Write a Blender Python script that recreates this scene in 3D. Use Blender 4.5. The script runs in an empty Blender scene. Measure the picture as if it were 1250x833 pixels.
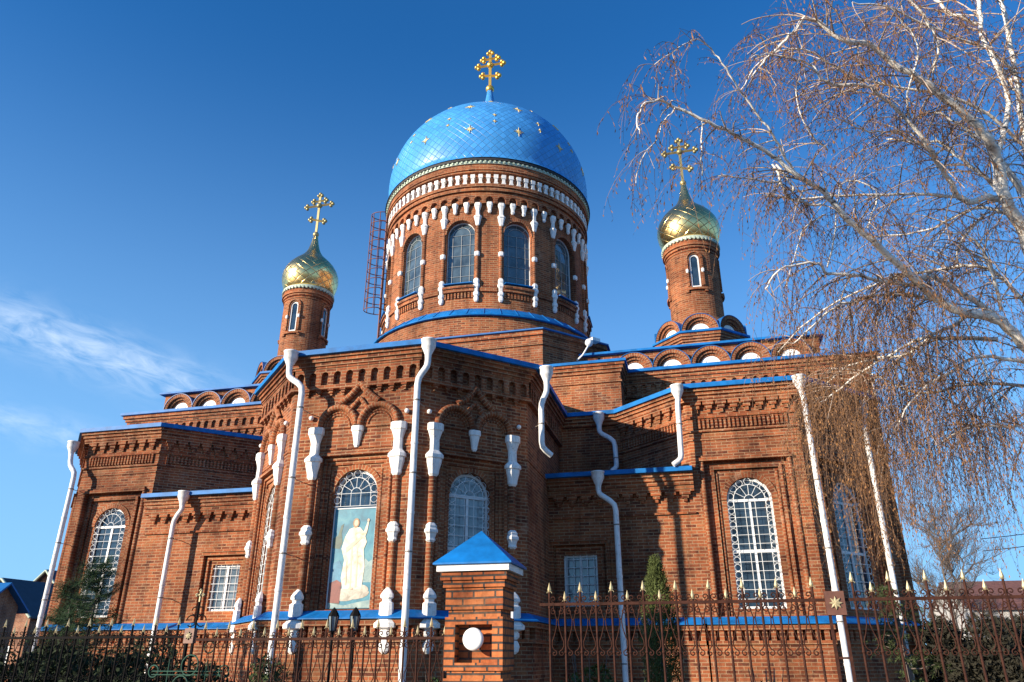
import bpy, math, random
from mathutils import Vector, Matrix
rad = math.radians
PI = math.pi
S2 = math.sqrt(.5)
random.seed(7)
sc = bpy.context.scene
COL = sc.collection

# ---------------------------------------------------------------- camera
cam = bpy.data.cameras.new('camera'); co = bpy.data.objects.new('camera', cam); COL.objects.link(co)
PITCH, YAW, FPX = rad(23.24), rad(14.02), 904.36
EYE = Vector((0, 0, 1.6))
CF = Vector((-math.sin(YAW)*math.cos(PITCH), math.cos(YAW)*math.cos(PITCH), math.sin(PITCH)))
CR = Vector((math.cos(YAW), math.sin(YAW), 0)); CU = CR.cross(CF)
co.matrix_world = Matrix(((CR.x, CU.x, -CF.x, EYE.x), (CR.y, CU.y, -CF.y, EYE.y), (CR.z, CU.z, -CF.z, EYE.z), (0, 0, 0, 1)))
cam.sensor_width = 36; cam.lens = FPX/1250*36; cam.clip_start = .05; cam.clip_end = 5000
sc.camera = co
# ---------------------------------------------------------------- world, sun, exposure
SUN_EL, SUN_AZ = 15.0, 225.8      # azimuth clockwise from +Y
w = bpy.data.worlds.new('World'); sc.world = w; w.use_nodes = True
nt = w.node_tree; nt.nodes.clear()
wo = nt.nodes.new('ShaderNodeOutputWorld'); bg = nt.nodes.new('ShaderNodeBackground')
sky = nt.nodes.new('ShaderNodeTexSky'); sky.sky_type = 'NISHITA'; sky.sun_disc = False
sky.sun_elevation = rad(SUN_EL); sky.sun_rotation = rad(SUN_AZ)
sky.altitude = 0; sky.air_density = 1.0; sky.dust_density = 0.0; sky.ozone_density = 6.0
bg.inputs[1].default_value = 0.082
SKY_NODES = (nt, sky, bg, wo)
sun = bpy.data.lights.new('sun', 'SUN'); sun.energy = 5.0; sun.angle = rad(.5); sun.color = (1, .86, .68)
so = bpy.data.objects.new('sun', sun); COL.objects.link(so)
sd = Vector((math.sin(rad(SUN_AZ))*math.cos(rad(SUN_EL)), math.cos(rad(SUN_AZ))*math.cos(rad(SUN_EL)), math.sin(rad(SUN_EL))))
so.rotation_euler = (-sd).to_track_quat('-Z', 'Y').to_euler(); so.location = sd*60
sc.view_settings.view_transform = 'Standard'; sc.view_settings.look = 'None'
sc.view_settings.exposure = 0.85; sc.view_settings.gamma = 1; sc.view_settings.use_curve_mapping = False

def cirrus():
    nt, sky, bg, wo = SKY_NODES
    N = nt.nodes.new; L = nt.links.new
    tc = N('ShaderNodeTexCoord')
    # streak axis: two directions on the sky
    d1 = Vector((-.600, .690, .400)).normalized(); 
    def px(x, y): return (CF + CR*(x-625)/FPX + CU*(416.5-y)/FPX).normalized()
    a, b = px(-40, 375), px(250, 478)
    t = (b-a).normalized(); n = a.cross(b).normalized(); m = (a+b).normalized()
    def dot(v):
        q = N('ShaderNodeVectorMath'); q.operation = 'DOT_PRODUCT'; L(tc.outputs['Generated'], q.inputs[0]); q.inputs[1].default_value = v; return q.outputs['Value']
    def mth(op, x, y=None, cl=False):
        q = N('ShaderNodeMath'); q.operation = op; q.use_clamp = cl
        for i, s in enumerate((x, y)):
            if s is None: continue
            if isinstance(s, (int, float)): q.inputs[i].default_value = s
            else: L(s, q.inputs[i])
        return q.outputs[0]
    u, v, f = dot(t), dot(n), dot(m)
    cb = N('ShaderNodeCombineXYZ'); L(mth('MULTIPLY', u, 9.), cb.inputs[0]); L(mth('MULTIPLY', v, 26.), cb.inputs[1]); L(f, cb.inputs[2])
    nz = N('ShaderNodeTexNoise'); nz.inputs['Scale'].default_value = 2.2; nz.inputs['Detail'].default_value = 9; nz.inputs['Roughness'].default_value = .62
    nz.inputs['Distortion'].default_value = .6
    L(cb.outputs[0], nz.inputs['Vector'])
    def band(v0, wd, gain):
        x = mth('DIVIDE', mth('SUBTRACT', v, v0), wd); x = mth('MULTIPLY', x, x); return mth('MULTIPLY', mth('POWER', 2.718, mth('MULTIPLY', x, -1.0)), gain)
    tail = mth('SUBTRACT', 1., mth('MULTIPLY', mth('MULTIPLY', u, u), 22.), True)
    front = mth('GREATER_THAN', f, .3)
    k = mth('ADD', band(0., .026, 1.), band(.10, .018, .55))
    k = mth('MULTIPLY', mth('MULTIPLY', k, tail), front)
    nn = mth('MULTIPLY', mth('SUBTRACT', nz.outputs['Fac'], .36), 2.4, True)
    fac = mth('MULTIPLY', mth('MULTIPLY', k, nn), .6, True)
    mx = N('ShaderNodeMix'); mx.data_type = 'RGBA'
    hs = N('ShaderNodeHueSaturation'); hs.inputs['Saturation'].default_value = SKY_SAT; hs.inputs['Value'].default_value = 1.25
    L(sky.outputs[0], hs.inputs['Color'])
    # thin winter haze that pales the sky towards the horizon
    el = N('ShaderNodeSeparateXYZ'); L(tc.outputs['Generated'], el.inputs[0])
    hz = N('ShaderNodeMapRange'); hz.interpolation_type = 'SMOOTHSTEP'; L(el.outputs[2], hz.inputs[0])
    hz.inputs[1].default_value = -.12; hz.inputs[2].default_value = .74; hz.inputs[3].default_value = 1.0; hz.inputs[4].default_value = .05
    hm = N('ShaderNodeMix'); hm.data_type = 'RGBA'; L(hz.outputs[0], hm.inputs['Factor']); tn = N('ShaderNodeMix'); tn.data_type = 'RGBA'; tn.blend_type = 'MULTIPLY'; tn.inputs['Factor'].default_value = 1; L(hs.outputs[0], tn.inputs['A']); tn.inputs['B'].default_value = (.45, 1.05, 1.15, 1); L(tn.outputs['Result'], hm.inputs['A']); hm.inputs['B'].default_value = (2.4, 4.7, 7.5, 1)
    L(fac, mx.inputs['Factor']); L(hm.outputs['Result'], mx.inputs['A']); mx.inputs['B'].default_value = (8.0, 8.8, 9.6, 1)
    L(mx.outputs['Result'], bg.inputs[0]); L(bg.outputs[0], wo.inputs[0])
SKY_SAT = 2.0
cirrus()

# ---------------------------------------------------------------- materials
def new_mat(name):
    m = bpy.data.materials.new(name); m.use_nodes = True
    nt = m.node_tree; b = nt.nodes['Principled BSDF']
    return m, nt, b
def noise(nt, scale, detail=4, rough=.55, vec=None, dist=0):
    n = nt.nodes.new('ShaderNodeTexNoise'); n.inputs['Scale'].default_value = scale; n.inputs['Detail'].default_value = detail
    n.inputs['Roughness'].default_value = rough; n.inputs['Distortion'].default_value = dist
    if vec is not None: nt.links.new(vec, n.inputs['Vector'])
    return n
def ramp(nt, fac, stops):
    r = nt.nodes.new('ShaderNodeValToRGB'); nt.links.new(fac, r.inputs[0])
    e = r.color_ramp.elements
    while len(e) < len(stops): e.new(.5)
    for q, (p, c) in zip(e, stops): q.position = p; q.color = (c if len(c) == 4 else (*c, 1))
    return r.outputs[0]
def mix(nt, fac, a, b, blend='MIX'):
    m = nt.nodes.new('ShaderNodeMix'); m.data_type = 'RGBA'; m.blend_type = blend
    for s, v in (('Factor', fac), ('A', a), ('B', b)):
        if isinstance(v, (int, float)): m.inputs[s].default_value = v
        elif isinstance(v, tuple): m.inputs[s].default_value = (*v, 1) if len(v) == 3 else v
        else: nt.links.new(v, m.inputs[s])
    return m.outputs['Result']
def bump(nt, b, h, strength=.3, dist=.01):
    n = nt.nodes.new('ShaderNodeBump'); n.inputs['Strength'].default_value = strength; n.inputs['Distance'].default_value = dist
    nt.links.new(h, n.inputs['Height']); nt.links.new(n.outputs[0], b.inputs['Normal'])
def plain(name, c, rough=.5, metal=0, var=.15, scale=3, spec=.5):
    m, nt, b = new_mat(name)
    tc = nt.nodes.new('ShaderNodeTexCoord')
    n = noise(nt, scale, 5, .6, tc.outputs['Object'])
    lo = tuple(x*(1-var) for x in c); hi = tuple(min(1, x*(1+var)) for x in c)
    nt.links.new(ramp(nt, n.outputs[0], [(.3, lo), (.7, hi)]), b.inputs['Base Color'])
    b.inputs['Roughness'].default_value = rough; b.inputs['Metallic'].default_value = metal
    b.inputs['Specular IOR Level'].default_value = spec
    return m
def brick_mat(name, c1, c2, c3, mortar, bw=.26, bh=.077, ms=.011, stain=True, eff=.35, bumps=.5):
    m, nt, b = new_mat(name)
    N = nt.nodes.new; L = nt.links.new
    uv = N('ShaderNodeUVMap'); uv.uv_map = 'UVMap'
    tc = N('ShaderNodeTexCoord')
    # slight waviness of the courses
    wn = noise(nt, 1.3, 3, .5, tc.outputs['Object'])
    vm = N('ShaderNodeVectorMath'); vm.operation = 'MULTIPLY_ADD'; L(wn.outputs['Color'], vm.inputs[0]); vm.inputs[1].default_value = (.02, .02, 0); L(uv.outputs[0], vm.inputs[2])
    br = N('ShaderNodeTexBrick'); L(vm.outputs[0], br.inputs['Vector'])
    br.inputs['Scale'].default_value = 1; br.inputs['Brick Width'].default_value = bw; br.inputs['Row Height'].default_value = bh
    br.inputs['Mortar Size'].default_value = ms; br.inputs['Mortar Smooth'].default_value = .2; br.inputs['Bias'].default_value = -.1
    br.inputs['Color1'].default_value = (*c1, 1); br.inputs['Color2'].default_value = (*c2, 1); br.inputs['Mortar'].default_value = (*mortar, 1)
    # second brick lookup with an offset gives odd burnt bricks
    b2 = N('ShaderNodeTexBrick'); L(vm.outputs[0], b2.inputs['Vector'])
    b2.inputs['Scale'].default_value = 1; b2.inputs['Brick Width'].default_value = bw; b2.inputs['Row Height'].default_value = bh; b2.inputs['Mortar Size'].default_value = 0
    b2.inputs['Color1'].default_value = (0, 0, 0, 1); b2.inputs['Color2'].default_value = (1, 1, 1, 1); b2.inputs['Bias'].default_value = 0
    b2.offset = .5; br.offset = .5
    n1 = noise(nt, 9, 3, .6, uv.outputs[0])
    odd = N('ShaderNodeMath'); odd.operation = 'MULTIPLY'; L(b2.outputs['Color'], odd.inputs[0]); L(n1.outputs[0], odd.inputs[1])
    oddf = ramp(nt, odd.outputs[0], [(.38, (0, 0, 0)), (.56, (.8, .8, .8))])
    brick = mix(nt, oddf, br.outputs['Color'], c3)
    inv = N('ShaderNodeMath'); inv.operation = 'SUBTRACT'; inv.inputs[0].default_value = 1; L(br.outputs['Fac'], inv.inputs[1])
    col = mix(nt, br.outputs['Fac'], brick, mortar)
    if stain:
        ns = noise(nt, .55, 7, .62, tc.outputs['Object'], .4)
        col = mix(nt, ramp(nt, ns.outputs[0], [(.35, (.72, .68, .66)), (.6, (1.12, 1.08, 1.0))]), col, (0, 0, 0), 'MIX') if False else mix(nt, 1.0, col, ramp(nt, ns.outputs[0], [(.34, (.50, .45, .43)), (.50, (.95, .95, .95)), (.70, (1.35, 1.25, 1.08))]), 'MULTIPLY')
        mp = N('ShaderNodeMapping'); mp.inputs['Scale'].default_value = (2.6, 2.6, .35); L(tc.outputs['Object'], mp.inputs[0])
        nv = noise(nt, 1.2, 6, .65, mp.outputs[0], .3)
        col = mix(nt, 1.0, col, ramp(nt, nv.outputs[0], [(.36, (.62, .60, .60)), (.52, (1, 1, 1)), (.75, (1.12, 1.1, 1.05))]), 'MULTIPLY')
        nh = noise(nt, 1.7, 5, .7, uv.outputs[0], .2)
        col = mix(nt, ramp(nt, nh.outputs[0], [(.52, (0, 0, 0)), (.70, (.45, .45, .45))]), col, (.30, .145, .062))
        ne = noise(nt, 2.3, 8, .7, tc.outputs['Object'], .8)
        ef = ramp(nt, ne.outputs[0], [(.57, (0, 0, 0)), (.75, (eff, eff, eff))])
        col = mix(nt, ef, col, (.50, .36, .25))
        nd = noise(nt, 28, 3, .6, tc.outputs['Object'])
        col = mix(nt, 1.0, col, ramp(nt, nd.outputs[0], [(.3, (.8, .8, .8)), (.7, (1.15, 1.15, 1.15))]), 'MULTIPLY')
    L(col, b.inputs['Base Color']); b.inputs['Roughness'].default_value = .88; b.inputs['Specular IOR Level'].default_value = .2
    ad = N('ShaderNodeMath'); ad.operation = 'MULTIPLY_ADD'; L(n1.outputs[0], ad.inputs[0]); ad.inputs[1].default_value = .35; L(inv.outputs[0], ad.inputs[2])
    bump(nt, b, ad.outputs[0], bumps, .012)
    return m
M = {}
M['brick'] = brick_mat('old_brick', (.335, .103, .042), (.165, .046, .023), (.075, .026, .018), (.35, .215, .125), ms=.010)
M['newbrick'] = brick_mat('new_brick', (.55, .18, .062), (.42, .125, .045), (.30, .085, .035), (.07, .06, .055), bw=.25, bh=.077, ms=.011, stain=True, eff=.12, bumps=.8)
M['housebrick'] = brick_mat('house_brick', (.36, .14, .075), (.28, .10, .06), (.2, .08, .05), (.35, .28, .22))
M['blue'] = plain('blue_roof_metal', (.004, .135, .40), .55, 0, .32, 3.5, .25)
M['bluedark'] = plain('deep_blue_roof_metal', (.004, .105, .32), .5, 0, .2, 2.5)  # deeper blue for arch edgings, drum base flashing and one house roof
def grimy(name, c, rough, g, lo):
    m, nt, b = new_mat(name); tc = nt.nodes.new('ShaderNodeTexCoord')
    mp = nt.nodes.new('ShaderNodeMapping'); mp.inputs['Scale'].default_value = (7, 7, 1.6); nt.links.new(tc.outputs['Object'], mp.inputs[0])
    n = noise(nt, 1.5, 7, .68, mp.outputs[0], .5); n2 = noise(nt, 14, 5, .65, tc.outputs['Object'])
    col = ramp(nt, n.outputs[0], [(.34, tuple(x*g for x in c)), (.50, c)])
    col = mix(nt, 1.0, col, ramp(nt, n2.outputs[0], [(.30, lo), (.42, (1, 1, 1))]), 'MULTIPLY')
    nt.links.new(col, b.inputs['Base Color']); b.inputs['Roughness'].default_value = rough; b.inputs['Specular IOR Level'].default_value = .3
    bump(nt, b, n2.outputs[0], .25, .01); return m
M['white'] = grimy('white_paint', (.80, .79, .76), .65, .72, (.62, .58, .52))
M['pipe'] = grimy('white_pipe_paint', (.78, .78, .77), .45, .70, (.70, .62, .55))
M['lunette'] = plain('white_plaster', (.82, .81, .78), .7, 0, .06, 5)
M['wframe'] = plain('white_window_paint', (.72, .74, .74), .45, 0, .06, 8)
M['greyframe'] = plain('grey_window_bars', (.36, .39, .40), .5, 0, .1, 8)
M['trim'] = plain('pale_green_trim', (.42, .50, .40), .6, 0, .2, 7)
M['dark'] = plain('dark_edge', (.02, .02, .022), .7, 0, .2, 4)  # near-black edge band standing proud above the drum trim
M['iron'] = plain('rusty_iron', (.045, .017, .011), .75, .0, .5, 14, .15)
M['blackiron'] = plain('black_iron', (.010, .009, .009), .85, .0, .3, 10, .08)
M['greeniron'] = plain('green_iron', (.006, .06, .035), .7, 0, .3, 10)
M['redladder'] = plain('red_lead_paint', (.15, .05, .04), .6, 0, .2, 6)
M['paleleaf'] = plain('pale_gold_paint', (.38, .32, .18), .5, .2, .15, 20)
M['goldpaint'] = plain('gold_cross', (.78, .48, .10), .34, .75, .15, 5)
M['brassdull'] = plain('dull_gold_cross', (.36, .30, .14), .45, .6, .2, 5)
M['stargold'] = plain('star_gold', (.74, .58, .24), .45, .0, .1, 5)
M['darkclamp'] = plain('dull_clamp_steel', (.22, .20, .18), .6, .3, .3, 8)
M['starwood'] = plain('star_plate', (.13, .055, .035), .5, .1, .3, 9)
M['lampwhite'] = plain('white_lamp_glass', (.86, .84, .80), .25, 0, .02, 4)

def glass_mat(name, c, rough=.06, curtain=None):
    m, nt, b = new_mat(name)
    tc = nt.nodes.new('ShaderNodeTexCoord')
    n = noise(nt, 1.6, 4, .55, tc.outputs['Object'])
    nt.links.new(ramp(nt, n.outputs[0], [(.38, tuple(x*.35 for x in c)), (.62, c)]), b.inputs['Base Color'])
    b.inputs['Roughness'].default_value = rough; b.inputs['Specular IOR Level'].default_value = .8
    b.inputs['Coat Weight'].default_value = .6; b.inputs['Coat Roughness'].default_value = .03
    n2 = noise(nt, 2.2, 2, .5, tc.outputs['Object']); bump(nt, b, n2.outputs[0], .22, .05)
    return m
M['glass'] = glass_mat('dark_glass', (.030, .055, .085))
M['glassdrum'] = glass_mat('sky_painted_glass', (.085, .125, .15))  # pale reflected sky of the drum windows is put into the pane colour
M['glasspale'] = glass_mat('curtained_glass', (.20, .25, .28))

def tile_mat(name, c, metal, rough, nu, nv, seam, wob, tint):
    """sheet metal laid in diamonds: UV.x counts round the dome 0..1, UV.y runs up it in metres"""
    m, nt, b = new_mat(name)
    N = nt.nodes.new; L = nt.links.new
    uv = N('ShaderNodeUVMap'); uv.uv_map = 'UVMap'
    sp = N('ShaderNodeSeparateXYZ'); L(uv.outputs[0], sp.inputs[0])
    def mt(op, a, b_=None):
        q = N('ShaderNodeMath'); q.operation = op
        for i, s in enumerate((a, b_)):
            if s is None: continue
            if isinstance(s, (int, float)): q.inputs[i].default_value = s
            else: L(s, q.inputs[i])
        return q.outputs[0]
    x = mt('MULTIPLY', sp.outputs[0], nu); y = mt('MULTIPLY', sp.outputs[1], nv)
    a = mt('ADD', x, y); d = mt('SUBTRACT', x, y)
    fa = mt('FRACT', a); fd = mt('FRACT', d)
    ea = mt('MINIMUM', fa, mt('SUBTRACT', 1, fa)); ed = mt('MINIMUM', fd, mt('SUBTRACT', 1, fd))
    e = mt('MINIMUM', ea, ed)
    line = ramp(nt, e, [(0, (0, 0, 0)), (seam, (1, 1, 1))])
    cell = N('ShaderNodeCombineXYZ'); L(mt('FLOOR', a), cell.inputs[0]); L(mt('FLOOR', d), cell.inputs[1])
    wn = N('ShaderNodeTexWhiteNoise'); wn.noise_dimensions = '2D'; L(cell.outputs[0], wn.inputs['Vector'])
    base = ramp(nt, wn.outputs['Value'], [(0, tuple(k*(1-tint) for k in c)), (1, tuple(min(1, k*(1+tint)) for k in c))])
    col = mix(nt, line, tuple(k*.55 for k in c), base)
    tc = N('ShaderNodeTexCoord'); nz = noise(nt, 1.1, 5, .6, tc.outputs['Object'])
    col = mix(nt, 1.0, col, ramp(nt, nz.outputs[0], [(.3, (.8, .85, .9)), (.7, (1.1, 1.08, 1.05))]), 'MULTIPLY')
    L(col, b.inputs['Base Color']); b.inputs['Metallic'].default_value = metal; b.inputs['Roughness'].default_value = rough
    # every sheet is tilted a little: bump from position inside the cell times a random sign
    w1 = mt('SUBTRACT', wn.outputs['Value'], .5)
    h = mt('ADD', mt('MULTIPLY', mt('MULTIPLY', w1, fa), wob), mt('MULTIPLY', line, .5))
    wc = N('ShaderNodeSeparateXYZ'); L(wn.outputs['Color'], wc.inputs[0])
    h = mt('ADD', h, mt('MULTIPLY', mt('MULTIPLY', mt('SUBTRACT', wc.outputs[1], .5), fd), wob))
    bump(nt, b, h, .6, .03)
    return m
M['dome'] = tile_mat('blue_dome_sheets', (.06, .30, .68), 0, .36, 84, 3.3, .06, .5, .10)
M['gold'] = tile_mat('gilded_sheets', (.95, .66, .27), 1, .27, 18, 3.0, .06, 1.2, .08)

def bark_mat():
    m, nt, b = new_mat('birch_bark'); tc = nt.nodes.new('ShaderNodeTexCoord')
    mp = nt.nodes.new('ShaderNodeMapping'); mp.inputs['Scale'].default_value = (3, 3, 9); nt.links.new(tc.outputs['Object'], mp.inputs[0])
    n = noise(nt, 2.2, 6, .7, mp.outputs[0], .6)
    nt.links.new(ramp(nt, n.outputs[0], [(.33, (.05, .04, .035)), (.40, (.50, .45, .40)), (.48, (.86, .82, .74))]), b.inputs['Base Color'])
    b.inputs['Roughness'].default_value = .75; bump(nt, b, n.outputs[0], .4, .02); return m
M['bark'] = bark_mat()
M['twig'] = plain('birch_twig', (.145, .075, .038), .7, 0, .5, 3)
M['palebranch'] = plain('pale_birch_branch', (.38, .30, .24), .7, 0, .7, 1.6)
M['catkin'] = plain('birch_catkin', (.26, .125, .045), .8, 0, .5, 5)
M['greybark'] = plain('grey_bark', (.12, .095, .08), .85, 0, .3, 6)
def leaf_mat(name, c, var=.5):
    m = plain(name, c, .8, 0, var, 2.5, .12); return m
M['pine'] = leaf_mat('pine_needles', (.035, .065, .03))
M['thuja'] = leaf_mat('thuja_scales', (.075, .095, .030), .4)
M['hedge'] = leaf_mat('hedge_leaves', (.022, .032, .016))
M['box'] = leaf_mat('shrub_leaves', (.030, .055, .020))
M['spruce'] = leaf_mat('spruce_needles', (.055, .075, .030))
M['farbush'] = leaf_mat('far_bushes', (.030, .028, .020))
M['tile'] = plain('dark_roof_sheets', (.030, .036, .055), .6, 0, .2, 3)
M['redtile'] = plain('brown_roof_sheets', (.16, .07, .05), .7, 0, .3, 3)
M['plaster'] = plain('pale_house_plaster', (.45, .43, .40), .8, 0, .15, 2)
def ground_mat():
    m, nt, b = new_mat('winter_ground'); tc = nt.nodes.new('ShaderNodeTexCoord')
    n = noise(nt, .25, 8, .65, tc.outputs['Object'], .5); n2 = noise(nt, 6, 5, .6, tc.outputs['Object'])
    dirt = ramp(nt, n2.outputs[0], [(.3, (.045, .038, .026)), (.7, (.11, .095, .06))])
    nt.links.new(mix(nt, ramp(nt, n.outputs[0], [(.60, (0, 0, 0)), (.66, (1, 1, 1))]), dirt, (.72, .75, .80)), b.inputs['Base Color'])
    b.inputs['Roughness'].default_value = .9; bump(nt, b, n2.outputs[0], .5, .05); return m
M['ground'] = ground_mat()
def paving_mat():
    m, nt, b = new_mat('paving'); tc = nt.nodes.new('ShaderNodeTexCoord')
    br = nt.nodes.new('ShaderNodeTexBrick'); nt.links.new(tc.outputs['Object'], br.inputs['Vector']); br.inputs['Scale'].default_value = 1
    br.inputs['Brick Width'].default_value = .4; br.inputs['Row Height'].default_value = .4; br.inputs['Mortar Size'].default_value = .012
    br.inputs['Color1'].default_value = (.22, .2, .18, 1); br.inputs['Color2'].default_value = (.17, .16, .15, 1); br.inputs['Mortar'].default_value = (.06, .055, .05, 1)
    nt.links.new(br.outputs[0], b.inputs['Base Color']); b.inputs['Roughness'].default_value = .85; return m
M['paving'] = paving_mat()

# ---------------------------------------------------------------- mesh builder
class MB:
    def __init__(s): s.V = []; s.F = []; s.U = []; s.M = []; s.S = []
    def face(s, pts, uv=None, m=0, smooth=False):
        i = len(s.V); s.V += [tuple(p) for p in pts]; s.F.append(tuple(range(i, i+len(pts))))
        if uv is None:
            p = [Vector(q) for q in pts]; n = Vector((0, 0, 0))
            for k in range(1, len(p)-1): n += (p[k]-p[0]).cross(p[k+1]-p[0])
            if n.length < 1e-12: n = Vector((0, 0, 1))
            n.normalize()
            if abs(n.z) < .8:
                t = Vector((-n.y, n.x, 0)).normalized(); uv = [(q.dot(t), q.z) for q in p]
            else: uv = [(q.x, q.y) for q in p]
        s.U.append(uv); s.M.append(m); s.S.append(smooth)
    def grid(s, rows, uvs=None, m=0, smooth=True, cu=False, flip=False):
        """rows of points, shared vertices; cu closes each row"""
        i0 = len(s.V); n = len(rows[0])
        for r in rows: s.V += [tuple(p) for p in r]
        for a in range(len(rows)-1):
            for b in range(n if cu else n-1):
                c = (b+1) % n
                f = (i0+a*n+b, i0+a*n+c, i0+(a+1)*n+c, i0+(a+1)*n+b)
                if flip: f = f[::-1]
                s.F.append(f); s.M.append(m); s.S.append(smooth)
                if uvs:
                    q = [uvs[a][b], uvs[a][b+1], uvs[a+1][b+1], uvs[a+1][b]]
                    s.U.append(q[::-1] if flip else q)
                else:
                    s.U.append([(s.V[k][0]+s.V[k][1], s.V[k][2]) for k in f])
    def tube(s, pts, r, n=6, m=0, caps=True, smooth=True):
        pts = [Vector(p) for p in pts]
        R = r if isinstance(r, (list, tuple)) else [r]*len(pts)
        rows = []; prev = None
        for i, p in enumerate(pts):
            t = (pts[min(i+1, len(pts)-1)]-pts[max(i-1, 0)])
            if t.length < 1e-9: t = Vector((0, 0, 1))
            t.normalize()
            if prev is None:
                a = t.cross(Vector((0, 0, 1)) if abs(t.z) < .9 else Vector((0, 1, 0))).normalized()
            else:
                a = (prev - t*prev.dot(t))
                a = a.normalized() if a.length > 1e-6 else t.orthogonal().normalized()
            prev = a; b = t.cross(a)
            rows.append([p + (a*math.cos(2*PI*k/n) + b*math.sin(2*PI*k/n))*R[i] for k in range(n)])
        s.grid(rows, None, m, smooth, True)
        if caps:
            s.face(rows[0][::-1], None, m); s.face(rows[-1], None, m)
    def sphere(s, c, r, n=8, m=0, sz=1):
        c = Vector(c); rows = []
        for i in range(n+1):
            a = -PI/2 + PI*i/n
            rows.append([c + Vector((math.cos(a)*math.cos(2*PI*k/(n+2)), math.cos(a)*math.sin(2*PI*k/(n+2)), math.sin(a)*sz))*r for k in range(n+2)])
        s.grid(rows, None, m, True, True)
    def lathe(s, c, prof, n=48, m=0, smooth=True, a0=0, a1=2*PI, uvn=False):
        """prof: (radius, z) bottom to top. UV u = angle*R (or 0..1), v = length along the profile"""
        full = abs(a1-a0-2*PI) < 1e-6
        rows = []; uvs = []; ln = 0; last = None
        Rm = max(p[0] for p in prof)
        for r, z in prof:
            if last is not None: ln += math.hypot(r-last[0], z-last[1])
            last = (r, z)
            k = n if full else n+1
            rows.append([(c[0]+r*math.sin(a0+(a1-a0)*j/n), c[1]-r*math.cos(a0+(a1-a0)*j/n), c[2]+z) for j in range(k)])
            uvs.append([((j/n if uvn else (a0+(a1-a0)*j/n)*Rm), ln if uvn else c[2]+z if abs(z) > -1 else ln) for j in range(n+1)])
        s.grid(rows, uvs, m, smooth, full)
    def box(s, fr, u0, u1, v0, v1, d0, d1, m=0, back=False):
        P = fr.P; n = max(1, int(math.ceil((u1-u0)/fr.step)))
        for k in range(n):
            a = u0+(u1-u0)*k/n; b = u0+(u1-u0)*(k+1)/n
            s.face([P(a, v0, d1), P(b, v0, d1), P(b, v1, d1), P(a, v1, d1)], [(a, v0), (b, v0), (b, v1), (a, v1)], m)
            s.face([P(a, v1, d1), P(b, v1, d1), P(b, v1, d0), P(a, v1, d0)], [(a, d1), (b, d1), (b, d0), (a, d0)], m)
            s.face([P(a, v0, d0), P(b, v0, d0), P(b, v0, d1), P(a, v0, d1)], [(a, d0), (b, d0), (b, d1), (a, d1)], m)
            if back: s.face([P(b, v0, d0), P(a, v0, d0), P(a, v1, d0), P(b, v1, d0)], None, m)
        s.face([P(u0, v0, d0), P(u0, v0, d1), P(u0, v1, d1), P(u0, v1, d0)], [(d0, v0), (d1, v0), (d1, v1), (d0, v1)], m)
        s.face([P(u1, v0, d1), P(u1, v0, d0), P(u1, v1, d0), P(u1, v1, d1)], [(d1, v0), (d0, v0), (d0, v1), (d1, v1)], m)
    def quad(s, fr, u0, u1, v0, v1, d, m=0):
        if u1-u0 < 1e-5 or v1-v0 < 1e-5: return
        P = fr.P; n = max(1, int(math.ceil((u1-u0)/fr.step)))
        for k in range(n):
            a = u0+(u1-u0)*k/n; b = u0+(u1-u0)*(k+1)/n
            s.face([P(a, v0, d), P(b, v0, d), P(b, v1, d), P(a, v1, d)], [(a, v0), (b, v0), (b, v1), (a, v1)], m)
    def wall(s, fr, u0, u1, v0, v1, ops=(), d=0, m=0, N=10):
        """sheet at depth d with openings (uc, hw, vb, vt, 'arch'|'rect', depth, backed)"""
        P = fr.P; x = u0
        for (uc, hw, vb, vt, kind, dep, backed) in sorted(ops):
            s.quad(fr, x, uc-hw, v0, v1, d, m); x = uc+hw
            s.quad(fr, uc-hw, uc+hw, v0, vb, d, m)
            if kind == 'rect':
                pts = [(uc-hw, vt), (uc+hw, vt)]; sp = vt
            else:
                sp = vt-hw
                pts = [(uc-hw*math.cos(PI*k/N), sp+hw*math.sin(PI*k/N)) for k in range(N+1)]
            for (a, va), (b, vb2) in zip(pts[:-1], pts[1:]):
                s.face([P(a, va, d), P(b, vb2, d), P(b, v1, d), P(a, v1, d)], [(a, va), (b, vb2), (b, v1), (a, v1)], m)
            e = d-dep
            loop = [(uc-hw, vb)] + pts + [(uc+hw, vb)]
            ln = 0
            for (a, va), (b, vb2) in zip(loop, loop[1:]+loop[:1]):
                l2 = ln+math.hypot(b-a, vb2-va)
                s.face([P(a, va, d), P(a, va, e), P(b, vb2, e), P(b, vb2, d)], [(0, ln), (dep, ln), (dep, l2), (0, l2)], m); ln = l2
            if backed:
                s.face([P(a, v, e) for a, v in [loop[0], loop[-1]] + loop[-2:0:-1]], [(a, v) for a, v in [loop[0], loop[-1]] + loop[-2:0:-1]], m)
        s.quad(fr, x, u1, v0, v1, d, m)
    def ring(s, fr, uc, vc, r0, r1, a0, a1, d0, d1, n=14, m=0):
        P = fr.P
        def p(r, a, d): return P(uc+r*math.cos(a), vc+r*math.sin(a), d)
        rm = (r0+r1)/2
        for k in range(n):
            a = a0+(a1-a0)*k/n; b = a0+(a1-a0)*(k+1)/n
            s.face([p(r0, a, d1), p(r1, a, d1), p(r1, b, d1), p(r0, b, d1)], [(r0, a*rm), (r1, a*rm), (r1, b*rm), (r0, b*rm)], m)
            s.face([p(r1, a, d1), p(r1, a, d0), p(r1, b, d0), p(r1, b, d1)], [(0, a*r1), (d1-d0, a*r1), (d1-d0, b*r1), (0, b*r1)], m)
            s.face([p(r0, a, d0), p(r0, a, d1), p(r0, b, d1), p(r0, b, d0)], [(0, a*r0), (d1-d0, a*r0), (d1-d0, b*r0), (0, b*r0)], m)
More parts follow.
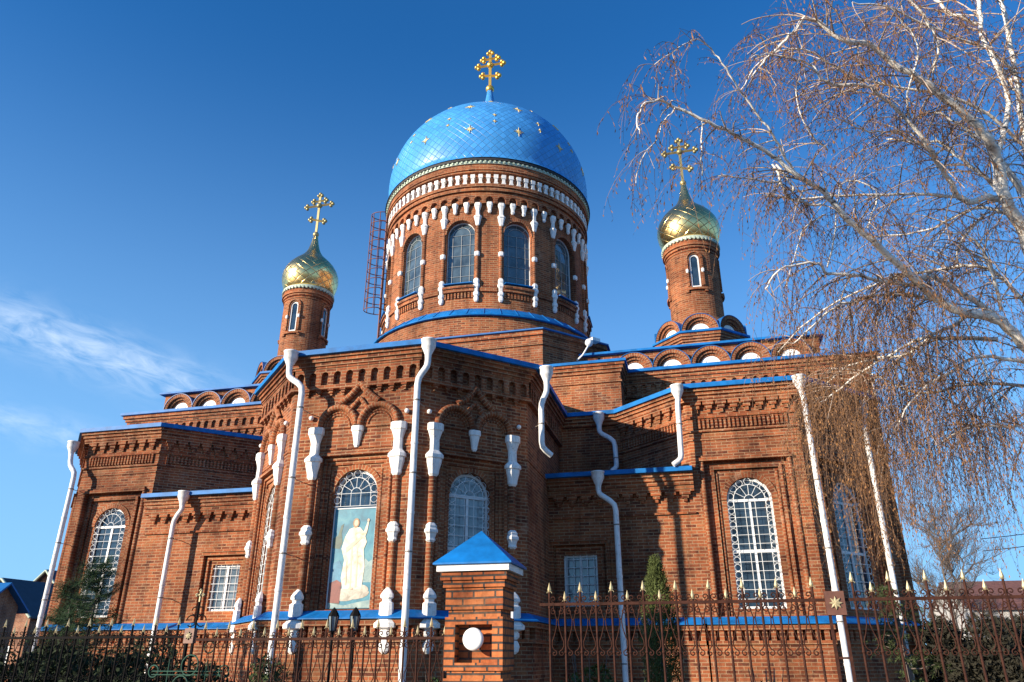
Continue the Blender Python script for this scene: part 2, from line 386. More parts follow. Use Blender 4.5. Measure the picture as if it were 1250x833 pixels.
        for a in (a0, a1):
            s.face([p(r0, a, d0), p(r1, a, d0), p(r1, a, d1), p(r0, a, d1)], None, m)
    def halftube(s, fr, pts, r, d0=0, m=0, n=6, uvflip=True):
        """half round moulding along (u,v) points on a frame"""
        rows = []; uvs = []; ln = 0
        for i, (u, v) in enumerate(pts):
            a = pts[max(i-1, 0)]; b = pts[min(i+1, len(pts)-1)]
            tx, ty = b[0]-a[0], b[1]-a[1]; q = math.hypot(tx, ty); nx, ny = ty/q, -tx/q
            if i: ln += math.hypot(u-pts[i-1][0], v-pts[i-1][1])
            rows.append([fr.P(u+nx*r*math.cos(PI*k/n), v+ny*r*math.cos(PI*k/n), d0+r*math.sin(PI*k/n)) for k in range(n+1)])
            uvs.append([(PI*r*k/n, ln) for k in range(n+1)])
        s.grid(rows, uvs, m, True, False)
        for R in (rows[0][::-1], rows[-1]): s.face(R, None, m)
    def disc(s, fr, uc, vc, r, d, a0=0, a1=2*PI, n=16, m=0):
        P = fr.P
        pts = [P(uc+r*math.cos(a0+(a1-a0)*k/n), vc+r*math.sin(a0+(a1-a0)*k/n), d) for k in range(n+1)]
        s.face(pts, None, m)
    def band(s, pts, z0, z1, d, m=0, d0=0, closed=False, top=True):
        """course standing proud by d of the polyline pts, mitred"""
        o = offset(pts, d, closed); i = offset(pts, d0, closed); ln = 0
        n = len(pts)
        for k in range(n if closed else n-1):
            j = (k+1) % n
            l2 = ln + math.hypot(pts[j][0]-pts[k][0], pts[j][1]-pts[k][1])
            A, B, C, D = o[k], o[j], i[j], i[k]
            s.face([(*A, z0), (*B, z0), (*B, z1), (*A, z1)], None, m)
            if top: s.face([(*A, z1), (*B, z1), (*C, z1), (*D, z1)], None, m)
            s.face([(*D, z0), (*C, z0), (*B, z0), (*A, z0)], None, m); ln = l2
        if not closed:
            s.face([(*i[0], z0), (*o[0], z0), (*o[0], z1), (*i[0], z1)], None, m)
            s.face([(*o[-1], z0), (*i[-1], z0), (*i[-1], z1), (*o[-1], z1)], None, m)
    def skirt(s, pts, z0, d0, z1, d1, th, m=0):
        """sloping flashing from (d0,z0) up to (d1,z1)"""
        o = offset(pts, d0); i = offset(pts, d1)
        for k in range(len(pts)-1):
            s.face([(*o[k], z0), (*o[k+1], z0), (*i[k+1], z1), (*i[k], z1)], None, m)
            s.face([(*o[k], z0-th), (*o[k+1], z0-th), (*o[k+1], z0), (*o[k], z0)], None, m)
            s.face([(*i[k], z0-th), (*i[k+1], z0-th), (*o[k+1], z0-th), (*o[k], z0-th)], None, m)
    def build(s, name, mats, parent=None, origin=None):
        if origin is None: origin = WL.get(parent.name, Vector((0, 0, 0))) if parent else Vector((0, 0, 0))
        me = bpy.data.meshes.new(name)
        o3 = Vector(origin)
        me.from_pydata([(v[0]-o3.x, v[1]-o3.y, v[2]-o3.z) for v in s.V], [], s.F)
        uv = me.uv_layers.new(name='UVMap')
        flat = []
        for u in s.U:
            for a in u: flat += [a[0], a[1]]
        uv.data.foreach_set('uv', flat)
        for mt in (mats if isinstance(mats, (list, tuple)) else [mats]): me.materials.append(M[mt])
        me.polygons.foreach_set('material_index', s.M); me.polygons.foreach_set('use_smooth', s.S)
        me.update()
        ob = bpy.data.objects.new(name, me); COL.objects.link(ob)
        if parent: ob.parent = parent; WL[ob.name] = o3
        else: ob.location = o3; WL[ob.name] = o3
        return ob
WL = {}
def offset(pts, d, closed=False):
    n = len(pts); out = []
    def nrm(a, b):
        x, y = b[0]-a[0], b[1]-a[1]; l = math.hypot(x, y); return (y/l, -x/l)
    for k in range(n):
        if closed or 0 < k < n-1:
            a = nrm(pts[(k-1) % n], pts[k]); b = nrm(pts[k], pts[(k+1) % n])
            q = 1+a[0]*b[0]+a[1]*b[1]; out.append((pts[k][0]+d*(a[0]+b[0])/q, pts[k][1]+d*(a[1]+b[1])/q))
        else:
            a = nrm(pts[0], pts[1]) if k == 0 else nrm(pts[-2], pts[-1])
            out.append((pts[k][0]+d*a[0], pts[k][1]+d*a[1]))
    return out
class Flat:
    def __init__(s, a, b):
        s.o = Vector((*a, 0)); u = Vector((*b, 0))-s.o; s.L = u.length; s.u = u/s.L; s.n = Vector((s.u.y, -s.u.x, 0)); s.step = 1e9
    def P(s, u, v, d): p = s.o+s.u*u+s.n*d; return (p.x, p.y, v)
    def rot(s, u): return math.atan2(s.u.y, s.u.x)
class Cyl:
    def __init__(s, c, R, step=.22): s.c = c; s.R = R; s.step = step
    def P(s, u, v, d): t = u/s.R; r = s.R+d; return (s.c[0]+r*math.sin(t), s.c[1]-r*math.cos(t), v)
    def rot(s, u): return u/s.R
LOC = Flat((0, 0), (1, 0))          # local frame: u = x, outward = -y
def thing(name, label, cat, loc=(0, 0, 0), group=None):
    o = bpy.data.objects.new(name, None); COL.objects.link(o); o.location = loc; o['label'] = label; o['category'] = cat
    if group: o['group'] = group
    o.empty_display_size = .2; WL[o.name] = Vector(loc); return o
def tag(o, label, cat, group=None, kind=None):
    if label: o['label'] = label
    if cat: o['category'] = cat
    if group: o['group'] = group
    if kind: o['kind'] = kind
    return o
def place(mb_or_obj, name, mats, parent, fr, u, v, d=0):
    """a part with its own origin standing on a frame point; the first time builds, later copies"""
    if isinstance(mb_or_obj, MB): ob = mb_or_obj.build(name, mats, None, (0, 0, 0))
    else: ob = mb_or_obj.copy(); COL.objects.link(ob)
    ob.parent = parent; p = Vector(fr.P(u, v, d)) - WL[parent.name]
    ob.location = p; ob.rotation_euler = (0, 0, fr.rot(u)); WL[ob.name] = Vector((0, 0, 0))
    return ob
PROTO = {}
def put(kind, name, mats, parent, fr, u, v, d=0, kids=()):
    if kind not in PROTO:
        mb = GEN[kind](); o = place(mb, name, mats, parent, fr, u, v, d)
        for (kn, km, kmb) in kids:
            c = kmb.build(kn, km, None, (0, 0, 0)); c.parent = o
        PROTO[kind] = o; return o
    src = PROTO[kind]; o = place(src, name, mats, parent, fr, u, v, d)
    for ch in src.children:
        c = ch.copy(); COL.objects.link(c); c.parent = o
    return o

# ornaments (local: u across, v up, d outward)
def profile_mb(prof, flat=.8, sc_=.88):
    """stack of half-octagon sections (v, halfwidth)"""
    mb = MB(); rows = []
    for v, w_ in prof:
        w_ *= sc_
        rows.append([LOC.P(-w_, v, -.02), LOC.P(-w_, v, w_*.45), LOC.P(-w_*.55, v, w_*flat), LOC.P(w_*.55, v, w_*flat), LOC.P(w_, v, w_*.45), LOC.P(w_, v, -.02)])
    mb.grid(rows, None, 0, False)
    mb.face(rows[-1]); mb.face(rows[0][::-1]); return mb
CAP = [(0, .08), (.05, .12), (.12, .125), (.30, .175), (.37, .18), (.39, .215), (.46, .215), (.50, .18), (.56, .115), (.80, .11), (.87, .13), (.98, .17), (1.0, .195), (1.15, .195)]
KNOB = [(0, .07), (.04, .11), (.09, .095), (.17, .12), (.20, .155), (.25, .155), (.30, .12), (.33, .13), (.37, .10), (.41, .06)]
BASE = [(0, .04), (.05, .10), (.14, .125), (.23, .10), (.27, .075), (.33, .12), (.40, .12), (.43, .09), (.47, .24), (.55, .24), (.58, .20), (.63, .155), (.92, .15), (.95, .10), (.99, .10), (1.02, .145), (1.08, .14), (1.15, .09), (1.21, .03)]
DROP = [(0, .04), (.05, .07), (.12, .075), (.34, .125), (.36, .15), (.47, .15)]
DCAP = [(v*.78, w_*.80) for v, w_ in CAP]
DBASE = [(0, .05), (.05, .1), (.15, .11), (.2, .08), (.25, .13), (.33, .13), (.38, .09), (.5, .10), (.55, .15), (.63, .15), (.68, .11), (.75, .13), (.82, .12), (.87, .07)]
DDROP = [(0, .04), (.06, .09), (.14, .075), (.28, .115), (.30, .135), (.40, .135)]
GEN = {'cap': lambda: profile_mb(CAP), 'knob': lambda: profile_mb(KNOB), 'base': lambda: profile_mb(BASE, .7), 'drop': lambda: profile_mb(DROP),
       'dcap': lambda: profile_mb(DCAP, .9, .78), 'dbase': lambda: profile_mb(DBASE, .9, .76), 'ddrop': lambda: profile_mb(DDROP, .9, .78),
       'dmid': lambda: profile_mb([(0, .08), (.03, .115), (.15, .115), (.18, .08)], .9, .8)}
def ball():
    mb = MB(); mb.sphere((0, -.06, 0), .055, 8); return mb
GEN['ball'] = ball

# windows: local, v from 0 to H
def win_frame(hw, H, arch=True, bw=.05, mull=True, cols=1):
    mb = MB(); sp = H-hw if arch else H
    mb.box(LOC, -hw, -hw+bw, 0, sp, 0, .05); mb.box(LOC, hw-bw, hw, 0, sp, 0, .05); mb.box(LOC, -hw+bw, hw-bw, 0, bw, 0, .05)
    if arch: mb.ring(LOC, 0, sp, hw-bw, hw, 0, PI, 0, .05, 16)
    else: mb.box(LOC, -hw+bw, hw-bw, H-bw, H, 0, .05)
    if mull:
        mb.box(LOC, -.03, .03, bw, sp, 0, .04); mb.box(LOC, -hw+bw, hw-bw, sp-.035, sp+.035, 0, .045)
        if H > 1.6: mb.box(LOC, -hw+bw, hw-bw, sp*.52-.03, sp*.52+.03, 0, .043)
    return mb
def win_pane(hw, H, arch=True):
    mb = MB(); sp = H-hw if arch else H; d = .012
    pts = [(-hw, 0), (hw, 0)] + ([(hw*math.cos(PI*k/16), sp+hw*math.sin(PI*k/16)) for k in range(17)] if arch else [(hw, H), (-hw, H)])
    mb.face([LOC.P(a, v, d) for a, v in pts]); return mb
def bar(mb, a, b, d, r=.007, n=4): mb.tube([LOC.P(*a, d), LOC.P(*b, d)], r, n, 0, False)
def circ(mb, c, R, d, r=.007, a0=0, a1=2*PI, n=12):
    mb.tube([LOC.P(c[0]+R*math.cos(a0+(a1-a0)*k/n), c[1]+R*math.sin(a0+(a1-a0)*k/n), d) for k in range(n+1)], r, 4, 0, False)
def win_grille(hw, H, arch=True, d=.13, v0=0):
    mb = MB(); sp = H-hw if arch else H; q = .16
    if arch:
        rows = int((sp-v0)/q); q2 = (sp-v0)/rows
        for k in range(rows):
            for s_ in (-1, 1): circ(mb, (s_*(hw-q/2), v0+(k+.5)*q2), q/2*.95, d, .006, n=10)
        for k in range(7):
            a = PI*(k+.5)/7; circ(mb, ((hw-q/2)*math.cos(a), sp+(hw-q/2)*math.sin(a)), q/2, d, .006, n=10)
        circ(mb, (0, sp), hw-q, d, .008, 0, PI, 16); circ(mb, (0, sp), .12, d, .008, 0, PI, 10)
        for k in range(1, 6):
            a = PI*k/6; bar(mb, (.12*math.cos(a), sp+.12*math.sin(a)), ((hw-q)*math.cos(a), sp+(hw-q)*math.sin(a)), d)
        iw = hw-q
        for x in (-iw, -iw/3, iw/3, iw): bar(mb, (x, v0), (x, sp), d)
        n = max(1, int((sp-v0)/.2))
        for k in range(n+1): bar(mb, (-hw, v0+(sp-v0)*k/n), (hw, v0+(sp-v0)*k/n), d)
    else:
        for k in range(5): x = -hw+2*hw*(k+.5)/5; bar(mb, (x, 0), (x, H), d, .009)
        for k in range(6): y = H*(k+.5)/6; bar(mb, (-hw, y), (hw, y), d, .009)
    return mb
def line_grille(hw, H, d=.03):
    mb = MB(); sp = H-hw; a = hw*.62
    for x in (-a, 0, a): bar(mb, (x, .04), (x, sp), d, .010)
    circ(mb, (0, sp), a, d, .010, 0, PI, 12)
    for k in range(1, 6): bar(mb, (-hw, sp*k/5), (hw, sp*k/5), d, .008)
    for k in (1, 2, 3): q = PI*k/4; bar(mb, (a*math.cos(q), sp+a*math.sin(q)), (hw*math.cos(q), sp+hw*math.sin(q)), d, .008)
    return mb
def window(kind, parent, fr, u, v, d, hw, H, arch=True, glass='glass', grille=True, gv0=0, mull=True, gd=.13, gm='wframe', bw=.05):
    GEN[kind] = lambda: win_frame(hw, H, arch, bw, mull)
    kids = [('pane', glass, win_pane(hw, H, arch))]
    if grille: kids.append(('grille', gm, line_grille(hw, H) if grille == 'lines' else win_grille(hw, H, arch, gd, gv0)))
    return put(kind, 'window', 'wframe', parent, fr, u, v, d, kids)

# ================================================================ SETTING: ground
g = MB(); R_ = 900
g.face([(-R_, -R_, 0), (R_, -R_, 0), (R_, R_, 0), (-R_, R_, 0)]); g = g.build('ground', 'ground'); g['kind'] = 'structure'
g = MB(); g.face([(-40, -4, .004), (40, -4, .004), (40, 7.8, .004), (-40, 7.8, .004)]); g = g.build('pavement', 'paving'); g['kind'] = 'structure'

# ================================================================ CHURCH
XC, YC = -7.2, 24.8
church = thing('church', 'red brick church with a blue star-studded dome, two gilded onion domes and white trim', 'church', (XC, YC, 0))
APSE = [(-10.7, 20.45), (-10.7, 16.38), (-8.72, 14.41), (-5.68, 14.41), (-3.72, 16.37), (-3.72, 20.45)]
WR = [(-2.25, 20.75), (-.06, 18.81), (2.60, 18.81), (4.70, 20.91), (4.70, 26.0)]
WL_ = [(-19.95, 26.0), (-19.95, 20.35), (-18.05, 18.45), (-15.45, 18.45), (-13.2, 20.7)]
fA = [Flat(APSE[k], APSE[k+1]) for k in range(5)]
fR = [Flat(WR[k], WR[k+1]) for k in range(4)]
fL = [Flat(WL_[k], WL_[k+1]) for k in range(4)]

def corbels(mb, fr, u0, u1, v0, v1, step, d, w0):
    n = max(1, round((u1-u0)/step)); s_ = (u1-u0)/n; h = (v1-v0)/3
    for k in range(n):
        c = u0+(k+.5)*s_
        for i, f in enumerate((.32, .66, 1.0)):
            mb.box(fr, c-w0/2*f, c+w0/2*f, v0+i*h, v0+(i+1)*h, 0, d*(.45+.275*i))
def slots(mb, fr, u0, u1, v0, v1, step, d, fill=.5):
    n = max(1, round((u1-u0)/step)); s_ = (u1-u0)/n
    for k in range(n):
        c = u0+(k+.5)*s_; mb.box(fr, c-s_*fill/2, c+s_*fill/2, v0, v1, 0, d)
def niche_band(mb, fr, u0, u1, v0, v1, step, d, hw, vb, vt):
    n = max(1, round((u1-u0)/step)); s_ = (u1-u0)/n
    mb.wall(fr, u0, u1, v0, v1, [(u0+(k+.5)*s_, hw, vb, vt, 'arch', d-.002, False) for k in range(n)], d, 0, 6)
def base_course(mb, bl, poly, z=0):
    """plinth, dentil course and the blue sloping ledge round a polyline"""
    mb.band(poly, -.1, 1.90, .10, 0); mb.band(poly, 1.90, 1.98, .15, 0); mb.band(poly, 2.20, 2.32, .17, 0)
    for k in range(len(poly)-1):
        fr = Flat(poly[k], poly[k+1])
        if fr.L > 1: slots(mb, fr, .02, fr.L-.02, 1.98, 2.20, .19, .13, .55)
    b2 = MB(); b2.skirt(poly, 2.345, .24, 2.50, -.01, .022); b2.build('ledge_flashing', 'blue', church)
def eave(mb, bl, poly, z, steps=((.30, .18, .09), (.18, .09, .15), (.09, .0, .22)), over=.33):
    for a, b, d in steps: mb.band(poly, z-a, z-b, d, 0)
    bl.band(poly, z-.015, z+.105, over, 0, -.05)

# --- apse ---------------------------------------------------------------
mb = MB(); bl = MB()
ZE = 8.0
def apse_face(mb, fr, uc, icon=False):
    L = fr.L
    # wall sheet with rectangular recess
    mb.wall(fr, 0, L, 0, ZE, [(uc, .78, 2.50, 5.66, 'rect', .13, False)])
    # stepped frames in the recess
    for hw0, hw1, d, vt in ((.78, .70, -.05, 5.66), (.70, .62, -.09, 5.57)):
        mb.box(fr, uc-hw0, uc-hw1, 2.5, vt-.09, -.13, d); mb.box(fr, uc+hw1, uc+hw0, 2.5, vt-.09, -.13, d)
        mb.box(fr, uc-hw0, uc+hw0, vt-.09, vt, -.13, d)
    for s_ in (-1, 1): mb.halftube(fr, [(uc+s_*.58, 2.5), (uc+s_*.58, 5.36)], .035, -.13)
    mb.wall(fr, uc-.62, uc+.62, 2.5, 5.48, [(uc, .5, 2.52, 5.37, 'arch', .16, False)], -.13, 0, 16)
    mb.ring(fr, uc, 4.87, .5, .61, 0, PI, -.13, -.105, 16)
    mb.box(fr, uc-.86, uc+.86, 5.66, 5.73, 0, .05)
    # colonnettes
    for s_ in (-1, 1):
        mb.halftube(fr, [(uc+s_*.975, 1.7), (uc+s_*.975, 6.30)], .085, 0)
        mb.halftube(fr, [(uc+s_*.83, 2.5), (uc+s_*.83, 5.64)], .035, 0)
    # paired blind arches and the keel above them
    for s_ in (-1, 1):
        c = uc+s_*.485
        arc = lambda r, n=16: [(c-r*math.cos(PI*k/n), 6.32+r*math.sin(PI*k/n)) for k in range(n+1)]
        mb.ring(fr, c, 6.32, .36, .50, 0, PI, 0, .05, 16)
        mb.halftube(fr, arc(.44), .07, .05)
        mb.halftube(fr, arc(.335), .03, 0)
        mb.halftube(fr, arc(.27), .03, 0)
        mb.box(fr, c-.36 if s_ < 0 else c-.30, c+.30 if s_ < 0 else c+.36, 6.27, 6.32, 0, .03)
    for s_ in (-1, 1):
        pts = [(uc+s_*x, v) for x, v in ((.47, 6.84), (.36, 6.91), (.20, 7.04), (.08, 7.18), (.0, 7.30))]
        mb.halftube(fr, pts if s_ < 0 else pts[::-1], .075, .05)
        mb.halftube(fr, [(uc+s_*.20, 6.70), (uc, 6.95)] if s_ < 0 else [(uc, 6.95), (uc+s_*.20, 6.70)], .05, .03)
    # cornice
    n = round((L-.1)/.3); s3 = (L-.1)/n
    for k in range(n):
        c = .05+k*s3
        for dv, w_ in ((0, .05), (.05, .09), (.1, .13)):
            if c > .1: mb.box(fr, c-w_/2, c+w_/2, 7.06+dv, 7.11+dv, 0, .05+dv*.6)
    niche_band(mb, fr, -.0, L+.0, 7.285, 7.70, .30, .10, .085, 7.30, 7.62)
for k in range(5):
    fr = fA[k]
    if k in (1, 2, 3): apse_face(mb, fr, {1: 1.395, 2: 1.65, 3: 1.365}[k], k == 2)
    else:
        mb.wall(fr, 0, fr.L, 0, ZE); niche_band(mb, fr, 0, fr.L, 7.285, 7.70, .30, .10, .085, 7.30, 7.62)
mb.band(APSE, 7.20, 7.285, .115); mb.band(APSE, 7.70, 7.755, .12); mb.band(APSE, 5.80, 5.84, .02)
eave(mb, bl, APSE, ZE, ((.245, .16, .15), (.16, .08, .20), (.08, .0, .25)))
base_course(mb, bl, APSE)
mb.build('apse_wall', 'brick', church); bl.build('eave_flashing', 'blue', church)
for k, uc in ((1, 1.395), (2, 1.65), (3, 1.365)):
    fr = fA[k]
    for s_ in (-1, 1):
        put('cap', 'pilaster_capital', 'white', church, fr, uc+s_*.975, 5.15, .03)
        put('knob', 'pilaster_knob', 'white', church, fr, uc+s_*.975, 3.79, .03)
        put('base', 'pilaster_base', 'white', church, fr, uc+s_*.975, 1.69, .10)
        put('ball', 'wall_knob', 'white', church, fr, uc+s_*1.14, 6.55, 0)
    put('drop', 'arch_drop', 'white', church, fr, uc, 5.82, .02)
    window('picture_window' if k == 2 else 'apse_window', church, fr, uc, 2.53, -.285, .5, 2.83, True, 'glass' if k == 2 else 'glasspale', True, 2.06 if k == 2 else 0, k != 2)

# sacred picture filling the lower part of the middle apse window
def icon(fr, uc):
    o = MB(); o.box(LOC, -.47, .47, 0, 2.0, 0, .03, 0, True); ob = place(o, 'icon_panel', 'icon_sky', church, fr, uc, 2.54, -.235)
    def piece(nm, mat, polys, d, smooth=False):
        p = MB()
        for i, pl in enumerate(polys): p.face([LOC.P(a, v, d+.0012*i) for a, v in pl])
        q = p.build(nm, mat, None, (0, 0, 0)); q.parent = ob
    def ell(c, a, b, n=14): return [(c[0]+a*math.cos(2*PI*k/n), c[1]+b*math.sin(2*PI*k/n)) for k in range(n)]
    piece('painted_cloud', 'icon_cloud', [ell((.08, .30), .36, .13), ell((-.1, .24), .26, .10), ell((.22, .36), .2, .1)], .034)
    piece('painted_hill', 'icon_hill', [[(.1, .5), (.46, .5), (.46, .95), (.38, .9), (.3, .97), (.2, .8)], [(-.46, .01), (.46, .01), (.46, .16), (.2, .12), (-.1, .06), (-.46, .12)]], .0325)
    piece('painted_robe', 'icon_robe', [[(-.16, .38), (.26, .36), (.30, .8), (.25, 1.15), (.31, 1.30), (.24, 1.5), (.14, 1.60), (.02, 1.62), (-.10, 1.58), (-.19, 1.42), (-.25, 1.18), (-.17, .95), (-.21, .6)],
          [(.22, 1.3), (.3, 1.5), (.33, 1.72), (.30, 1.73), (.24, 1.55), (.18, 1.45)]], .038)
    piece('painted_fold', 'icon_fold', [[(.0, .4), (.03, .4), (.0, 1.2), (-.03, 1.3)], [(.12, .4), (.15, .42), (.14, 1.0), (.1, 1.2)], [(-.15, 1.2), (.18, 1.42), (.2, 1.38), (-.14, 1.1)], [(-.1, .45), (-.08, .45), (-.1, .95), (-.12, .9)]], .0405)
    piece('painted_head', 'icon_hair', [ell((.04, 1.70), .075, .10)], .041)
    piece('painted_face', 'icon_skin', [ell((.042, 1.70), .046, .066), ell((.315, 1.75), .025, .03), ell((.03, .385), .05, .022)], .043)
    piece('painted_onlooker', 'icon_blue', [[(-.46, .42), (-.2, .42), (-.2, .82), (-.28, .95), (-.4, .9), (-.46, .8)]], .0345)
    piece('painted_cloak', 'icon_red', [[(-.46, .12), (-.2, .1), (-.19, .5), (-.3, .56), (-.46, .5)]], .0365)
    piece('painted_rock', 'icon_dark', [[(-.46, 1.2), (-.3, 1.18), (-.24, 1.3), (-.28, 1.5), (-.24, 1.7), (-.3, 1.66), (-.36, 1.45), (-.46, 1.4)]], .0335)
    piece('painted_ground', 'icon_dark', [[(-.46, .05), (-.2, .05), (-.22, .14), (-.46, .16)]], .0335)
    fm = MB()
    fm.box(LOC, -.49, -.47, 0, 2.02, 0, .045); fm.box(LOC, .47, .49, 0, 2.02, 0, .045); fm.box(LOC, -.47, .47, 2.0, 2.02, 0, .045)
    q = fm.build('panel_frame', 'wframe', None, (0, 0, 0)); q.parent = ob
def paint(name, stops, scale=2.5):
    m, nt, b = new_mat(name); tc = nt.nodes.new('ShaderNodeTexCoord'); n = noise(nt, scale, 5, .6, tc.outputs['Object'], .8)
    nt.links.new(ramp(nt, n.outputs[0], stops), b.inputs['Base Color']); b.inputs['Roughness'].default_value = .4; M[name] = m
paint('icon_sky', [(.3, (.008, .10, .16)), (.5, (.02, .19, .27)), (.72, (.10, .29, .32))])
paint('icon_cloud', [(.3, (.24, .21, .16)), (.6, (.52, .48, .39))], 6)
paint('icon_hill', [(.3, (.10, .20, .22)), (.7, (.32, .42, .38))], 6)
paint('icon_robe', [(.3, (.38, .32, .20)), (.55, (.66, .62, .50))], 5)
paint('icon_fold', [(.3, (.48, .42, .28)), (.7, (.60, .52, .36))], 5)
paint('icon_hair', [(.3, (.22, .12, .05)), (.7, (.34, .20, .09))])
paint('icon_skin', [(.3, (.60, .38, .25)), (.7, (.70, .48, .33))])
paint('icon_blue', [(.3, (.02, .12, .22)), (.7, (.06, .25, .36))], 6)
paint('icon_red', [(.3, (.10, .02, .02)), (.7, (.24, .06, .04))], 6)
paint('icon_dark', [(.3, (.03, .06, .05)), (.7, (.08, .13, .09))], 6)
icon(fA[2], 1.65)

# --- side chapels (wings) --------------------------------------------------
def chapel_face(mb, fr, uc, win=True, hwr=.98):
    L = fr.L
    if win:
        mb.wall(fr, 0, L, 0, ZE, [(uc, hwr, 2.50, 6.13, 'rect', .10, False)])
        for s_ in (-1, 1):
            mb.halftube(fr, [(uc+s_*(hwr+.06), 2.5), (uc+s_*(hwr+.06), 6.13)], .06, .0)
            a, b = sorted((uc+s_*.84, uc+s_*.76)); mb.box(fr, a, b, 2.5, 5.92, -.10, -.02)
            mb.halftube(fr, [(uc+s_*.71, 2.5), (uc+s_*.71, 5.84)], .04, -.10)
        mb.box(fr, uc-hwr-.12, uc+hwr+.12, 6.13, 6.21, 0, .10); mb.box(fr, uc-hwr-.06, uc+hwr+.06, 6.21, 6.27, 0, .05)
        mb.box(fr, uc-.84, uc+.84, 5.92, 6.0, -.10, -.01)
        mb.wall(fr, uc-hwr, uc+hwr, 2.5, 6.13, [(uc, .53, 2.66, 5.70, 'arch', .16, False)], -.10, 0, 16)
        mb.ring(fr, uc, 5.17, .53, .67, 0, PI, -.10, -.07, 16)
    else: mb.wall(fr, 0, L, 0, ZE)
    a, b = (uc-1.09, uc+1.09) if win else (.25, L-.25)
    mb.box(fr, a-.04, a+.02, 6.93, 7.26, 0, .05); mb.box(fr, b-.02, b+.04, 6.93, 7.26, 0, .05)
    slots(mb, fr, a+.04, b-.04, 6.97, 7.22, .105, .05, .5)
    corbels(mb, fr, .08, L-.08, 7.38, 7.67, .33, .13, .27)
for nm, poly, frs, wf, ucw in (('R', WR, fR, 1, 1.28), ('L', WL_, fL, 2, 1.30)):
    mb = MB(); bl = MB()
    for k, fr in enumerate(frs):
        if fr.L < 3.2: chapel_face(mb, fr, ucw if k == wf else fr.L/2, k == wf or (nm == 'R' and k == 2) or (nm == 'L' and k == 1), .98 if fr.L > 2.5 else .9)
        else: mb.wall(fr, 0, fr.L, 0, ZE)
    mb.band(poly, 6.67, 6.71, .025); mb.band(poly, 6.88, 6.93, .05); mb.band(poly, 7.24, 7.30, .05); mb.band(poly, 7.67, 7.72, .13)
    eave(mb, bl, poly, ZE, ((.28, .18, .15), (.18, .09, .20), (.09, .0, .26)))
    base_course(mb, bl, poly)
    mb.build('chapel_wall', 'brick', church); bl.build('eave_flashing', 'blue', church)
    for k, fr in enumerate(frs):
        if k == wf: window('chapel_window', church, fr, ucw, 2.67, -.24, .53, 3.02, True, 'glass')
        elif (nm == 'R' and k == 2) or (nm == 'L' and k == 1): window('chapel_window', church, fr, fr.L/2, 2.67, -.24, .53, 3.02, True, 'glass')

# --- low annexes and the walls behind them -----------------------------------
for (x0, x1, Y, wc) in ((-3.72, -.06, 18.81, -2.97), (-15.45, -10.7, 18.45, -12.68)):
    mb = MB(); bl = MB(); fr = Flat((x0, Y), (x1, Y)); uc = wc-x0; P = [(x0, Y), (x1, Y)]
    mb.wall(fr, 0, fr.L, 0, 5.85, [(uc, .66, 2.55, 4.22, 'rect', .09, False)])
    mb.box(fr, uc-.78, uc+.78, 4.22, 4.30, 0, .07); mb.box(fr, uc-.72, uc+.72, 4.30, 4.36, 0, .11)
    for s_ in (-1, 1):
        a, b = sorted((uc+s_*.66, uc+s_*.76)); mb.box(fr, a, b, 2.5, 4.22, 0, .05)
        a, b = sorted((uc+s_*.60, uc+s_*.53)); mb.box(fr, a, b, 2.55, 4.10, -.09, -.03)
    mb.box(fr, uc-.60, uc+.60, 4.10, 4.17, -.09, -.03)
    mb.wall(fr, uc-.66, uc+.66, 2.55, 4.22, [(uc, .42, 2.78, 3.98, 'rect', .15, False)], -.09)
    mb.band(P, 4.86, 4.91, .06); corbels(mb, fr, .1, fr.L-.05, 5.16, 5.40, .36, .13, .26); mb.band(P, 5.40, 5.45, .13)
    for k in range(4): mb.band(P, 5.45+.1*k, 5.55+.1*k, .15+.045*k)
    bl.band(P, 5.845, 5.955, .42, 0, -.02)
    b3 = MB(); b3.face([(x0, Y-.4, 5.956), (x1, Y-.4, 5.956), (x1, 20.5, 6.40), (x0, 20.5, 6.40)]); b3.build('annex_roof', 'blue', church)
    base_course(mb, bl, P)
    mb.build('annex_wall', 'brick', church); bl.build('eave_flashing', 'blue', church)
    window('annex_window', church, fr, uc, 2.78, -.225, .42, 1.20, False, 'glasspale', True, 0, True, .12)
for a, b in (((-3.72, 20.45), (-1.95, 20.45)), ((-13.0, 20.45), (-10.7, 20.45))):
    mb = MB(); bl = MB(); fr = Flat(a, b); mb.wall(fr, 0, fr.L, 0, ZE)
    for z0, z1, d in ((7.72, 7.82, .12), (7.82, 7.91, .18), (7.91, 7.985, .24)): mb.band([a, b], z0, z1, d)
    bl.band([a, b], 7.988, 8.098, .30, 0, -.05)
    mb.build('link_wall', 'brick', church); bl.build('eave_flashing', 'blue', church)

# roofs
mb = MB()
def fan(poly, ap):
    o = offset(poly, .30)
    for k in range(len(o)-1): mb.face([(*o[k], 8.108), (*o[k+1], 8.108), ap])
o = offset(APSE, .30); rid = [(-9.5, 20.4, 9.0), (-9.5, 18.4, 8.95), (-7.9, 17.0, 8.9), (-6.4, 17.0, 8.9), (-4.9, 18.4, 8.95), (-4.9, 20.4, 9.0)]
for k in range(5): mb.face([(*o[k], 8.108), (*o[k+1], 8.108), rid[k+1], rid[k]])
mb.face(rid)
fan(WR, (1.4, 21.9, 8.75)); fan(WL_, (-16.6, 21.9, 8.75))
mb.face([(-4.0, 20.2, 8.1), (-1.7, 20.2, 8.1), (-1.7, 21.6, 8.4), (-4, 21.6, 8.4)])
mb.build('low_roof', 'blue', church)

